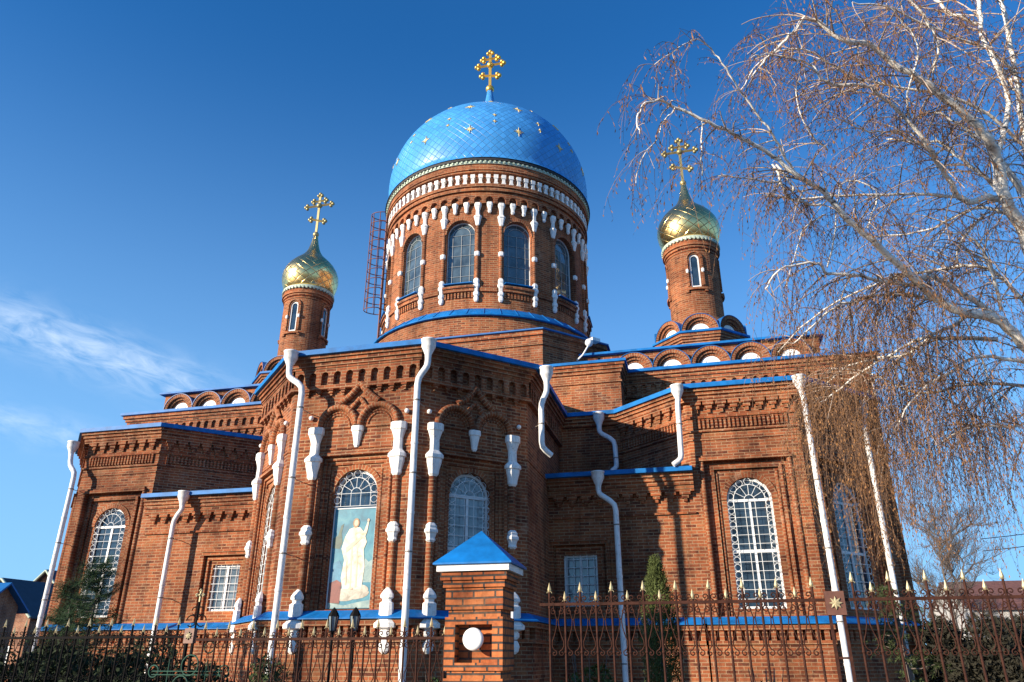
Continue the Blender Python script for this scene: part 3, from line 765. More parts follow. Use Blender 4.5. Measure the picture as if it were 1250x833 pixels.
# --- nave block with kokoshniks ----------------------------------------------
YM, ZM = 21.6, 9.65
NAVE = [(-19.5, 29), (-19.5, YM), (5.1, YM), (5.1, 29)]
mb = MB(); bl = MB()
for k in range(3):
    fr = Flat(NAVE[k], NAVE[k+1]); mb.wall(fr, 0, fr.L, 0, ZM)
fr = Flat(NAVE[1], NAVE[2])
for u0, u1 in ((0, 7.2), (17.2, fr.L)):
    niche_band(mb, fr, u0, u1, 8.95, 9.30, .30, .08, .085, 8.98, 9.25)
    corbels(mb, fr, u0, u1, 8.62, 8.82, .30, .08, .2); slots(mb, fr, u0, u1, 8.40, 8.58, .13, .05, .5)
mb.band(NAVE, 8.85, 8.95, .10); mb.band(NAVE, 9.30, 9.40, .11); mb.band(NAVE, 9.40, 9.5, .16); mb.band(NAVE, 9.5, 9.62, .22)
bl.band(NAVE, 9.62, 9.71, .30, 0, -.4)
mb.build('nave_wall', 'brick', church); bl.build('eave_flashing', 'blue', church)
# attic behind the kokoshniks
mb = MB(); bl = MB()
fr = Flat((-18.3, YM+.02), (3.9, YM+.02))
ATT = [(-18.3, 28.5), (-18.3, YM+.02), (3.9, YM+.02), (3.9, 28.5)]
for k in range(3):
    f2 = Flat(ATT[k], ATT[k+1]); mb.wall(f2, 0, f2.L, ZM, 10.36)
bl.band(ATT, 10.36, 10.43, .16, 0, 0)
bl.face([(-18.3, YM, 10.43), (3.9, YM, 10.43), (3.9, 25, 10.7), (-18.3, 25, 10.7)])
mb.build('attic_wall', 'brick', church); bl.build('attic_roof', 'blue', church)
def koko(r):
    mb = MB()
    mb.ring(LOC, 0, 0, r*.80, r, 0, PI, 0, .20, 16); mb.ring(LOC, 0, 0, r*.66, r*.80, 0, PI, 0, .13, 16); mb.ring(LOC, 0, 0, r*.54, r*.66, 0, PI, 0, .06, 16)
    mb.disc(LOC, 0, 0, r*.56, .012, 0, PI); return mb
def koko_kids(r):
    a = MB(); a.disc(LOC, 0, 0.0, r*.535, .03, 0, PI, 14)
    a.ring(LOC, 0, .02, r*.30, r*.36, 0, PI, .03, .045, 10)
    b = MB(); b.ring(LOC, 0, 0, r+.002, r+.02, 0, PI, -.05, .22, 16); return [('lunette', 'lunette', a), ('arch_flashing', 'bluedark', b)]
GEN['koko'] = lambda: koko(.57); GEN['koko_s'] = lambda: koko(.60)
for k in range(19):
    X = 3.07-1.145*k
    if X < -1.7 and X > -12.6: continue
    if X < -17.9: continue
    put('koko', 'kokoshnik', 'brick', church, fr, X+18.3, 9.715, 0, koko_kids(.57))

# --- block before the drum, chamfered drum base ------------------------------------
mb = MB(); bl = MB()
VIM = [(-12.55, YM+.5), (-12.55, 20.5), (-1.85, 20.5), (-1.85, YM+.5)]
for k in range(3):
    f2 = Flat(VIM[k], VIM[k+1]); mb.wall(f2, 0, f2.L, 7.5, ZM)
mb.band(VIM, 9.05, 9.1, .04); mb.band(VIM, 9.35, 9.45, .05); mb.band(VIM, 9.45, 9.55, .10); mb.band(VIM, 9.55, 9.63, .15)
bl.band(VIM, 9.63, 9.71, .20, 0, -.1)
bl.face([(-12.7, 20.35, 9.712), (-1.7, 20.35, 9.712), (-1.7, 22.2, 9.9), (-12.7, 22.2, 9.9)])
mb.build('choir_wall', 'brick', church); bl.build('choir_roof', 'blue', church)
mb = MB(); bl = MB(); h, c = 4.32, 1.35
hx = 4.75
OC = [(XC-hx, YC+3), (XC-hx, YC-h+1.75), (XC-3.05, YC-h), (XC+3.05, YC-h), (XC+hx, YC-h+1.75), (XC+hx, YC+3)]
for k in range(5):
    f2 = Flat(OC[k], OC[k+1]); mb.wall(f2, 0, f2.L, 9.0, 10.93)
mb.band(OC, 10.45, 10.50, .05); mb.band(OC, 10.78, 10.93, .06)
bl.band(OC, 10.93, 10.975, .13, 0, -.8)
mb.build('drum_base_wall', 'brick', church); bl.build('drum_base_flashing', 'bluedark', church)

# --- drum ------------------------------------------------------------------------
RD = 3.84
dc = Cyl((XC, YC), RD); circ_len = 2*PI*RD
mb = MB(); bay = circ_len/12; U0 = rad(2)*RD
mb.wall(dc, U0-bay/2, circ_len+U0-bay/2, 11.9, 16.570, [((k*bay+U0), .50, 13.100, 15.620, 'arch', .22, False) for k in range(12)], 0, 0, 14)
for k in range(12):
    mb.ring(dc, (k*bay+U0), 15.120, .50, .62, 0, PI, 0, .05, 14)
    for s_ in (-1, 1): mb.halftube(dc, [((k*bay+U0)+s_*.60, 12.650), ((k*bay+U0)+s_*.60, 16.230)], .075, .0)
    slots(mb, dc, (k*bay+U0)-.52, (k*bay+U0)+.52, 12.600, 12.780, .115, .05, .5)
    mb.box(dc, (k*bay+U0)-.52, (k*bay+U0)+.52, 12.810, 12.930, 0, .10); mb.box(dc, (k*bay+U0)-.52, (k*bay+U0)+.52, 12.930, 13.010, 0, .15)
    mb.box(dc, (k*bay+U0)+.72, (k*bay+U0)+bay-.72, 12.810, 12.990, 0, .07)
s6 = circ_len/60
mb.wall(dc, U0, circ_len+U0, 16.230, 16.590, [((k+.5)*s6+U0, .135, 16.235, 16.510, 'arch', .11, False) for k in range(60)], .115, 0, 8)
for r0, z0, z1 in ((.02, 16.590, 16.770), (.10, 16.770, 16.910), (.15, 16.910, 17.030), (.03, 17.030, 17.500), (.16, 17.500, 17.580), (.20, 17.580, 17.700), (.17, 17.700, 17.840)):
    mb.box(dc, 0, circ_len, z0, z1, -.02, r0)
mb.build('drum_wall', 'brick', church)
mb = MB()
for k in range(90):
    u = k*circ_len/90
    mb.box(dc, u-.075, u+.075, 17.270, 17.420, .02, .15); mb.box(dc, u-.05, u+.05, 17.100, 17.270, .02, .13); mb.box(dc, u-.07, u+.07, 17.040, 17.100, .02, .14)
mb.build('dentil_band', 'white', church)
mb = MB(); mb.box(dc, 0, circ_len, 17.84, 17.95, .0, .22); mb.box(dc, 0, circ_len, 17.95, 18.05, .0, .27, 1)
n = 150
for k in range(n):
    u = k*circ_len/n; mb.box(dc, u-.03, u+.03, 17.87, 17.94, .2, .255)
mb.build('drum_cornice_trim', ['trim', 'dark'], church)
lo = Cyl((XC, YC), 4.22); mb = MB(); L4 = 2*PI*4.22
mb.box(lo, 0, L4, 10.9, 11.77, -.3, 0); mb.build('drum_plinth', 'brick', church)
mb = MB(); mb.lathe((XC, YC, 0), [(4.24, 11.75), (4.33, 11.75), (4.33, 11.78), (3.86, 12.19)], 96)
for k in range(48):
    a = 2*PI*k/48
    p = [(XC+r*math.sin(a), YC-r*math.cos(a), z+.012) for r, z in ((4.32, 11.785), (3.86, 12.19))]; mb.tube(p, .014, 4, 0, False)
mb.build('drum_skirt_flashing', 'blue', church)
for k in range(12):
    th = (k*30+180) % 360-180
    if abs(th) > 125: continue
    u0 = th/360*circ_len+U0
    window('drum_window', church, dc, u0, 13.110, -.2, .5, 2.51, True, 'glassdrum', 'lines', 0, False, .03, gm='greyframe', bw=.03)
    for s_ in (-1, 1):
        put('dcap', 'drum_capital', 'white', church, dc, u0+s_*.60, 15.350, .03)
        put('dmid', 'drum_pilaster_block', 'white', church, dc, u0+s_*.60, 14.150, .03)
        put('dbase', 'drum_pilaster_base', 'white', church, dc, u0+s_*.60, 12.430, .03)
        put('ddrop', 'drum_corbel', 'white', church, dc, u0+s_*.201, 15.870, .05)
    put('ddrop', 'drum_corbel', 'white', church, dc, u0+1.005, 15.870, .05)
    s_ = MB()
    if 'dsill' not in GEN:
        def mk():
            q = MB(); q.box(LOC, -.50, .50, 0, .03, 0, .32, 0, True); return q
        GEN['dsill'] = mk
    put('dsill', 'window_sill', 'blue', church, dc, u0, 13.080, -.15)

# --- main dome --------------------------------------------------------------------
DZ = 18.84
prof = [(4.12, 18.05), (4.06, 18.09)] + [(4.06*math.cos(a)*(1+.012*math.sin(2*a)), DZ+3.93*math.sin(a)) for a in [rad(x) for x in list(range(-11, 86, 4))+[86, 88]]]
prof = [(4.14, 18.05), (4.14, 18.08)] + prof[2:] + [(.42, 22.79), (.32, 23.0), (.26, 23.45), (.22, 24.02), (.15, 24.47), (.12, 24.74)]
mb = MB(); mb.lathe((XC, YC, 0), prof, 96, 0, True, uvn=True)
dome = mb.build('dome', 'dome', church)
def star_mb(R):
    mb = MB(); n = 16
    pts = [LOC.P((R if k % 4 == 0 else R*.62 if k % 2 == 0 else R*.24)*math.sin(2*PI*k/n), (R*1.15 if k % 4 == 0 else R*.62 if k % 2 == 0 else R*.24)*math.cos(2*PI*k/n), .012) for k in range(n)]
    c = LOC.P(0, 0, .022)
    for k in range(n): mb.face([c, pts[(k+1) % n], pts[k]])
    for k in range(n):
        a, b = pts[k], pts[(k+1) % n]; mb.face([a, b, (b[0], .02, b[2]), (a[0], .02, a[2])])
    return mb
SB = SS = None
def dome_pt(a): return 4.06*math.cos(a)*(1+.012*math.sin(2*a)), DZ+3.93*math.sin(a)
def star(th, el, R, big):
    global SB, SS
    a = rad(el); t = rad(th); r, z = dome_pt(a)
    nrm = Vector((math.sin(t)*math.cos(a), -math.cos(t)*math.cos(a), math.sin(a)))
    src = SB if big else SS
    if src is None:
        ob = star_mb(R).build('star', 'stargold', None, (0, 0, 0))
        if big: SB = ob
        else: SS = ob
    else: ob = src.copy(); COL.objects.link(ob)
    ob.parent = dome; ob.location = Vector((XC+r*math.sin(t), YC-r*math.cos(t), z)) - WL['church'] + nrm*.005
    x = Vector((math.cos(t), math.sin(t), 0)); zz = x.cross(-nrm) * 1
    y = -nrm; zz = x.cross(y)
    ob.rotation_euler = Matrix((x, y, zz)).transposed().to_euler()
for el, n, off, big in ((8, 14, 6, True), (20, 14, 19, False), (31, 12, 4, True), (44, 11, 17, False), (55, 8, 6, True), (14, 14, 19, False)):
    for k in range(n):
        th = (k*360/n+off+180) % 360-180
        if abs(th) < 110: star(th, el, (.20 if big else .10), big)
def cross(parent, loc, H, bars, mat, r, tre=True, rings=True):
    """bars: (height, halfwidth, tilt)"""
    x, y, z = loc; mb = MB()
    mb.box(Flat((x-r, y-r*.5), (x+r, y-r*.5)), 0, 2*r, z, z+H, -r, 0, 0, True)
    def tref(cx, cz, dx, dz):
        if not tre: return
        for a, b in ((dx, dz), (dz, dx), (-dz, -dx)):
            mb.sphere((x+cx+a*r*1.7+dx*r, y, z+cz+b*r*1.7+dz*r), r*1.55, 6)
    for hh, hw, tilt in bars:
        mb.tube([(x-hw, y, z+hh+tilt), (x+hw, y, z+hh-tilt)], r*1.15, 4, 0, True, False)
        for s_ in (-1, 1): tref(s_*hw, hh-s_*tilt, s_, 0)
    tref(0, H, 0, 1); mb.sphere((x, y, z+bars[0][0]), r*2.6, 7)
    return mb.build('cross', mat, parent)
cb = cross(church, (XC, YC, 24.90), 1.95, [(1.32, .48, 0), (1.68, .24, 0), (.70, .27, .06)], 'goldpaint', .062)
mb = MB(); mb.sphere((XC, YC, 24.84), .19, 10); mb.build('orb', 'goldpaint', church)

# --- towers -----------------------------------------------------------------------
def tower(TX, TY, win_th, mt):
    oc = [(TX+1.42*math.sin(rad(22.5+45*k))/math.cos(rad(22.5)), TY-1.42*math.cos(rad(22.5+45*k))/math.cos(rad(22.5))) for k in range(8)]
    mb = MB(); bl = MB()
    mb.band(oc, 10.3, 11.28, 0, 0, -.4, True)
    for z0, z1, d in ((11.28, 11.36, .05), (11.36, 11.45, .10), (11.45, 11.55, .15)): mb.band(oc, z0, z1, d, 0, -.1, True)
    bl.band(oc, 11.55, 11.62, .21, 0, -.5, True)
    mb.lathe((TX, TY, 0), [(1.25, 11.6), (1.25, 12.15), (1.0, 12.25), (.97, 12.4)], 40, 0)
    bl.build('tower_flashing', 'blue', church)
    cy = Cyl((TX, TY), .92, .12); L = 2*PI*.92
    wins = [rad(win_th+90*k)*.92 for k in range(4)]; w0 = wins[0]-L/8
    mb.wall(cy, w0, w0+L, 12.3, 15.1, [(u, .17, 13.55, 14.85, 'arch', .14, True) for u in wins], 0, 0, 10)
    for u in wins:
        mb.ring(cy, u, 14.68, .22, .29, 0, PI, 0, .05, 10)
        for s_ in (-1, 1):
            a, b = sorted((u+s_*.22, u+s_*.29)); mb.box(cy, a, b, 13.6, 14.66, 0, .05)
        mb.box(cy, u-.32, u+.32, 13.42, 13.5, 0, .09); mb.box(cy, u-.36, u-.26, 13.34, 13.42, 0, .07); mb.box(cy, u+.26, u+.36, 13.34, 13.42, 0, .07)
    for d, z0, z1 in ((.03, 15.0, 15.07), (.06, 15.1, 15.2), (.11, 15.2, 15.3), (.08, 15.3, 15.45)): mb.box(cy, 0, L, z0, z1, -.02, d)
    mb.build('tower_wall', 'brick', church)
    tr = MB(); tr.box(cy, 0, L, 15.45, 15.56, 0, .12)
    for k in range(44): u = k*L/44; tr.box(cy, u-.03, u+.03, 15.40, 15.5, .09, .14)
    tr.build('tower_trim', 'trim', church)
    for u in wins[:1] + ([wins[3]] if win_th > 0 else [wins[1]]):
        window('tower_window', church, cy, u, 13.56, -.10, .17, 1.28, True, 'glass', False, 0, False)
        for s_ in (-1, 1):
            GEN['twb'] = lambda: profile_mb([(0, .03), (.03, .055), (.13, .055), (.16, .03)], 1.0)
            put('twb', 'window_block', 'white', church, cy, u+s_*.255, 14.1, .045)
    for k in range(8):
        f2 = Flat(oc[k-1], oc[k])
        if f2.n.y < .5: put('koko_s', 'kokoshnik', 'brick', church, f2, f2.L/2, 11.625, -.10, koko_kids(.60))
    pr = [(.86, 15.55), (.97, 15.60), (1.05, 15.75), (1.12, 15.98), (1.155, 16.2), (1.14, 16.42), (1.06, 16.66), (.93, 16.88), (.76, 17.08), (.58, 17.25), (.43, 17.4), (.32, 17.56), (.24, 17.74), (.175, 17.98), (.125, 18.25), (.09, 18.42)]
    mb = MB(); mb.lathe((TX, TY, 0), pr, 48, 0, True, uvn=True); mb.build('onion_dome', 'gold', church)
    mb = MB(); mb.sphere((TX, TY, 18.5), .13, 10); mb.build('orb', mt, church)
    cross(church, (TX, TY, 18.6), 1.85, [(1.38, .52, 0), (1.62, .22, 0), (.62, .26, .09)], mt, .05)
tower(-14.95, YC, -2, 'brassdull'); tower(.62, YC, 4, 'brassdull')

# --- ladder with safety cage on the drum ---------------------------------------------
th = rad(-69); lr = 4.04
ux = Vector((math.sin(th), -math.cos(th), 0)); ut = Vector((math.cos(th), math.sin(th), 0)); cc = Vector((XC, YC, 0))
mb = MB()
for s_ in (-1, 1): mb.tube([cc+ux*lr+ut*.24*s_+Vector((0, 0, z)) for z in (11.9, 18.1)], .032, 5)
z = 12.1
while z < 18.0:
    mb.tube([cc+ux*lr-ut*.24+Vector((0, 0, z)), cc+ux*lr+ut*.24+Vector((0, 0, z))], .02, 4); z += .3
for z in (12.6, 13.9, 15.2, 16.3, 17.4):
    for s_ in (-1, 1): mb.tube([cc+ux*3.84+ut*.24*s_+Vector((0, 0, z)), cc+ux*lr+ut*.24*s_+Vector((0, 0, z))], .02, 4)
lad = mb.build('ladder', 'redladder', church)
mb = MB()
hoop = [(.24*math.cos(a)*1.35, .10+.52*math.sin(a)) for a in [PI*k/10 for k in range(11)]]
hoop = [(.24, 0)] + hoop + [(-.24, 0)]
for k in range(11):
    z = 13.7+k*.42; mb.tube([cc+ux*(lr+b)+ut*a+Vector((0, 0, z)) for a, b in hoop], .02, 4)
for q in (2, 4, 6, 8, 10): a, b = hoop[q]; mb.tube([cc+ux*(lr+b)+ut*a+Vector((0, 0, z)) for z in (13.7, 17.9)], .018, 4)
mb.build('ladder_cage', 'redladder', lad, WL['church'])

# --- rainwater pipes ----------------------------------------------------------------
def pipe(pts, r=.068, head=True, out=None, into=(0, 1)):
    mb = MB(); P_ = [Vector(p) for p in pts]
    # round the bends
    q = [P_[0]]
    for k in range(1, len(P_)-1):
        a = (P_[k-1]-P_[k]); b = (P_[k+1]-P_[k]); e = min(.16, a.length*.4, b.length*.4)
        s0 = P_[k]+a.normalized()*e; s1 = P_[k]+b.normalized()*e
        q += [s0, s0.lerp(P_[k], .55).lerp(P_[k].lerp(s1, .45), .5), s1]
    q.append(P_[-1]); mb.tube(q, r, 12)
    for a, b in zip(P_[:-1], P_[1:]):      # joints
        L = (b-a).length
        if L > 1.6:
            n = int(L/1.3)
            for k in range(1, n):
                c = a.lerp(b, k/n); t = (b-a).normalized(); mb.tube([c-t*.03, c+t*.03], r*1.12, 12)
    ob = mb.build('rainwater_pipe', 'pipe', church)
    if head:
        h_ = MB(); x, y, z = pts[0]
        pr = [(r*1.02, -.08), (r*1.1, .0), (.14, .15), (.158, .18), (.158, .31), (.172, .32), (.172, .35), (.14, .35), (.125, .27)]
        h_.lathe((x, y, z), pr, 14); h_.build('rain_head', 'pipe', ob, WL['church'])
    k0 = max(range(len(P_)-1), key=lambda k: (P_[k]-P_[k+1]).length); a, b = P_[k0], P_[k0+1]; z = a.z-.5
    while z > max(b.z, .5):
        cl = MB(); c = Vector((a.x, a.y, z)); v = Vector((*into, 0))
        cl.tube([c+Vector((0, 0, -.014)), c+Vector((0, 0, .014))], r*1.2, 12); cl.tube([c, c+v*.46], .010, 5)
        cl.build('pipe_clamp', 'darkclamp', ob, WL['church']); z -= 1.55
    return ob
pipe([(-8.70, 14.0, 7.72), (-8.68, 13.98, 7.45), (-8.27, 13.93, 7.17), (-8.27, 13.93, 0)])
pipe([(-5.36, 13.98, 7.66), (-5.36, 13.98, 7.40), (-5.55, 13.93, 7.12), (-5.55, 13.93, 0)])
pipe([(-3.22, 16.30, 7.68), (-3.22, 16.30, 7.42), (-3.34, 16.19, 7.10), (-3.34, 16.19, 6.05), (-3.16, 16.38, 5.9)], into=(-S2, S2))
pipe([(-2.50, 20.17, 7.68), (-2.50, 20.17, 7.46), (-2.09, 20.17, 7.20), (-2.07, 20.17, 6.45), (-2.22, 20.1, 6.32)])
pipe([(-2.37, 18.37, 5.58), (-2.37, 18.37, 5.38), (-1.97, 18.37, 5.10), (-1.95, 18.37, 0)])
pipe([(-.24, 18.40, 7.70), (-.26, 18.40, 7.52), (-.29, 18.40, 6.14), (-.50, 18.36, 5.99)])
pipe([(2.72, 18.42, 7.70), (2.75, 18.40, 7.50), (2.76, 18.40, 0)])
pipe([(4.50, 20.45, 7.55), (4.42, 20.40, 7.3), (4.38, 20.40, 0)])
pipe([(-18.30, 18.10, 7.35), (-18.22, 18.08, 6.95), (-17.95, 18.05, 6.72), (-17.95, 18.05, 0)])
pipe([(-14.02, 18.02, 5.60), (-14.0, 18.02, 5.46), (-14.20, 18.02, 5.16), (-14.19, 18.02, 0)])
# floodlight and stub aerial on the drum base, small box light on the ledge
mb = MB(); f2 = Flat(OC[3], OC[4])
mb.tube([f2.P(1.30, 10.2, .0), f2.P(1.30, 10.28, .30), f2.P(1.50, 10.62, .34)], .03, 6); mb.sphere(f2.P(1.52, 10.72, .36), .13, 8); mb.box(f2, 1.56, 1.86, 10.78, 10.88, .25, .5, 0, True)
mb.build('floodlight', 'pipe', church)

# ================================================================ GATE PILLAR
PX0, PX1, PY = -2.836, -2.176, 8.30
pil = thing('gate_pillar', 'orange brick pillar with a pointed blue metal cap and a niche holding a round white lamp', 'pillar', ((PX0+PX1)/2, PY+.255, 0))
mb = MB()
def sq(g, z0, z1):  # square course grown by g
    p = [(PX0-g, PY-g), (PX1+g, PY-g), (PX1+g, PY+.51+g), (PX0-g, PY+.51+g)]
    mb.band(p, z0, z1, 0, 0, -.25, True)
CO = .0772
z = 2.49
sq(.055, z-CO, z+.0); sq(.027, z-2*CO, z-CO); sq(0, z-5*CO, z-2*CO-.0); sq(-.03, z-6*CO, z-5*CO)
z3 = z-6*CO
fp = Flat((PX0, PY), (PX1, PY))
# shaft with niche
zb = z3-7*CO
mb.wall(fp, 0, fp.L, zb, z3, [(.33, .21, zb+CO, z3-CO, 'rect', .15, True)])
pp = [(PX1, PY), (PX1, PY+.51), (PX0, PY+.51), (PX0, PY)]
for k in range(3):
    f2 = Flat(pp[k], pp[k+1]); mb.wall(f2, 0, f2.L, zb, z3)
mb.face([(PX0, PY, z3), (PX1, PY, z3), (PX1, PY+.51, z3), (PX0, PY+.51, z3)]); mb.face([(PX0, PY, zb), (PX0, PY+.51, zb), (PX1, PY+.51, zb), (PX1, PY, zb)])
sq(-.03, zb-CO, zb); sq(0, 0, zb-CO)
mb.build('shaft', 'newbrick', pil)
mb = MB(); cp = [(PX0-.09, PY-.09), (PX1+.09, PY-.09), (PX1+.09, PY+.60), (PX0-.09, PY+.60)]
mb.band(cp, 2.505, 2.575, 0, 0, -.3, True); mb.build('cap_fascia', 'white', pil)
mb = MB(); o = offset(cp, 0.035, True); ap = ((PX0+PX1)/2, PY+.255, 2.99)
for k in range(4):
    a, b = o[k], o[(k+1) % 4]; mb.face([(*a, 2.595), (*b, 2.595), ap]); mb.face([(*a, 2.577), (*b, 2.577), (*b, 2.595), (*a, 2.595)])
mb.face([(*p, 2.577) for p in o[::-1]]); mb.build('cap_roof', 'blue', pil)
mb = MB(); cx, cz = (PX0+PX1)/2, 1.80
rows = []
for r, y in ((.08, PY+.149), (.08, PY+.03), (.112, PY+.025), (.117, PY+.0), (.113, PY-.022), (.085, PY-.034), (.001, PY-.038)):
    rows.append([(cx+r*math.cos(2*PI*k/28), y, cz+r*math.sin(2*PI*k/28)) for k in range(28)])
mb.grid(rows, None, 0, True, True); mb.build('lamp', 'lampwhite', pil)

# ================================================================ FENCES
def spear(mb, r=.016, h=.115, m=0):
    rows = []
    for z, a in ((0, .007), (.011, .015), (.019, .007), (.027, .018), (.038, .021), (h, .001)):
        rows.append([(a, 0, z), (0, a*.6, z), (-a, 0, z), (0, -a*.6, z)])
    mb.grid(rows, None, m, False, True)
    for s_ in (-1, 1):
        pts = [(s_*.010, 0, .022), (s_*.024, 0, .014), (s_*.029, 0, .002)]; mb.tube(pts, .004, 4, m)
def spiral(mb, c, R, turns, a0, sgn, r=.006, m=0, n=18):
    pts = []
    for k in range(n+1):
        t = k/n; a = a0+sgn*turns*2*PI*t; q = R*(1-.8*t)
        pts.append((c[0]+q*math.cos(a), 0, c[1]+q*math.sin(a)))
    mb.tube(pts, r, 4, m, False); return pts[0]
PK = {}
def fence_panel(name, label, cat, x0, x1, y, zr, zt, zs, step, group, mat, tip, skew=0.0, off=True):
    t = thing(name, label, cat, (x0, y, 0), group); W = x1-x0
    if skew: t.rotation_euler = (0, 0, skew)
    def part(mb, nm, m, x=0, par=t):
        ob = mb.build(nm, m, None, (0, 0, 0)); ob.parent = par; ob.location = (x, 0, 0); return ob
    for zz in (zr, zr-1.17, .25):
        mb = MB(); mb.box(Flat((0, -.012), (W, -.012)), 0, W, zz-.015, zz+.015, -.03, 0, 0, True); part(mb, 'rail', mat)
    n = int(W/step); x = (W-n*step)/2+step/2*(1 if off else 0)
    protos = {}
    for k in range(n):
        tall = k % 2 == 0
        top = zt if tall else zs
        if tall not in protos:
            mb = MB(); mb.tube([(0, 0, .08), (0, 0, top-.1)], .0125, 6, 0)
            for zz in (zr-.49, zr-.03, .7): mb.sphere((0, 0, zz), .019, 5)
            ob = part(mb, 'picket', mat, x+k*step)
            sp = MB(); spear(sp); s_ = sp.build('spearhead', tip, None, (0, 0, 0)); s_.parent = ob; s_.location = (0, 0, top-.115)
            protos[tall] = ob
        else:
            src = protos[tall]; ob = src.copy(); COL.objects.link(ob); ob.parent = t; ob.location = (x+k*step, 0, 0)
            c = src.children[0].copy(); COL.objects.link(c); c.parent = ob
    # scrolls: one shared mesh per bay
    mb = MB(); R = step*.21
    for s_ in (-1, 1):
        cx = s_*step*.24; q = lambda u, dz: (s_*u*step, 0, zr+dz)
        spiral(mb, (cx, zr+.055), R, 1.2, -PI/2, s_, .006)
        spiral(mb, (cx, zr-.075), R, 1.2, PI/2, -s_, .006)
        mb.tube([q(.24, .055-R), q(.24, -.075+R), q(.05, -.16)], .006, 4, 0, False)
        mb.tube([q(.05, -.16), q(.09, -.24), q(.22, -.32), q(.36, -.38), q(.37, -.43), q(.24, -.50+R*.9)], .006, 4, 0, False)
        spiral(mb, (s_*step*.24, zr-.50), R*.9, 1.1, PI/2, s_, .006)
    mb.tube([(-step*.06, 0, zr-.16), (step*.06, 0, zr-.16)], .009, 4, 0, False)
    src = part(mb, 'scrollwork', mat, x+.5*step)
    for k in range(1, n-1):
        c = src.copy(); COL.objects.link(c); c.parent = t; c.location = (x+(k+.5)*step, 0, 0)
    return t
GF = 'wrought iron fence panels'
fence_panel('iron_fence', 'rusty brown wrought iron fence panel right of the brick pillar, before the columnar conifer', 'fence', -1.82, 1.17, 8.57, 2.158, 2.39, 2.294, .173, GF, 'iron', 'paleleaf')
fence_panel('iron_fence', 'dark wrought iron fence panel under the birch, right of the post with the star plate', 'fence', 1.35, 4.5, 8.57, 2.158, 2.43, 2.33, .173, GF, 'iron', 'paleleaf')
fence_panel('iron_fence', 'wrought iron fence panel with gold spearheads between the cross-topped post and brick pillar', 'fence', -6.28, -2.88, 8.77, 1.825, 2.05, 1.967, .167, GF, 'iron', 'paleleaf')
fence_panel('iron_fence', 'black wrought iron fence panel left of the cross-topped post, before the dark hedge', 'fence', -10.9, -6.56, 9.18, 1.872, 2.124, 2.035, .177, GF, 'blackiron', 'paleleaf')
def star8(R, m=0, th=.012):
    mb = MB(); n = 16
    pts = [((R if k % 2 == 0 else R*.5)*math.sin(2*PI*k/n), -th, (R if k % 2 == 0 else R*.5)*math.cos(2*PI*k/n)) for k in range(n)]
    for k in range(n):
        a, b = pts[k], pts[(k+1) % n]; mb.face([(0, -th*1.6, 0), b, a]); mb.face([a, b, (b[0], 0, b[2]), (a[0], 0, a[2])])
    return mb
def star_post(label, x, y, zc, mat, w_, plate, ph, topz, cat='post'):
    t = thing('fence_post', label, cat, (x, y, 0), 'star-plated fence posts')
    mb = MB()
    for s_ in (-1, 1): mb.box(Flat((x+s_*w_*.36-.014, y-.014), (x+s_*w_*.36+.014, y-.014)), 0, .028, 0, topz, -.028, 0, 0, True)
    for zz in (.4, 1.0, 1.6): mb.box(Flat((x-w_*.36+.014, y-.01), (x+w_*.36-.014, y-.01)), 0, w_*.72-.028, zz, zz+.02, -.02, 0, 0, True)
    mb.build('post', mat, t)
    mb = MB(); mb.box(Flat((x-w_/2, y-.035), (x+w_/2, y-.035)), 0, w_, zc-ph/2, zc+ph/2, -.07, 0, 0, True); p = mb.build('plate', plate, t)
    s_ = star8(w_*.36); o = s_.build('star', 'paleleaf', None, (0, 0, 0)); o.parent = p; o.location = Vector((x, y-.036, zc))-Vector((x, y, 0))
    return t
star_post('rusty fence post with gold star plate between the two right-hand fence panels', 1.258, 8.55, 2.124, 'iron', .184, 'starwood', .23, 2.05)
gp = star_post('dark gate post with gold star plate and small gold cross, left of the pillar', -6.42, 8.84, 1.872, 'blackiron', .136, 'starwood', .177, 1.95)
mb = MB(); x, y = -6.37, 8.84
mb.tube([(x, y, 1.95), (x, y, 2.28)], .013, 5)
for s_ in (-1, 1):
    for R, cz, cx in ((.068, 2.05, .075), (.048, 2.17, .04)):
        mb.tube([(x+s_*(cx+R*math.cos(a)), y, cz+R*math.sin(a)) for a in [2*PI*k/12*.85 for k in range(13)]], .008, 4)
mb.build('finial_scroll', 'blackiron', gp)
cross(gp, (x, y, 2.25), .16, [(.115, .038, 0)], 'paleleaf', .008)
mb = MB()
for cx, cz, R in ((-.48, 1.46, .07), (.03, 1.53, .12), (.52, 1.46, .07), (.27, 1.74, .07), (-.07, 1.30, .11)):
    mb.tube([(x+cx+R*math.cos(a), y-.03, cz+R*math.sin(a)) for a in [2*PI*k/14 for k in range(15)]], .0095, 4)
for a, b in (((-.5, 1.46), (.5, 1.46)), ((-.5, 1.42), (.5, 1.42)), ((-.27, 1.28), (-.27, 1.6)), ((.27, 1.28), (.27, 1.6))): mb.tube([(x+a[0], y-.03, a[1]), (x+b[0], y-.03, b[1])], .008, 4)
mb.build('gate_ornament', 'greeniron', gp)

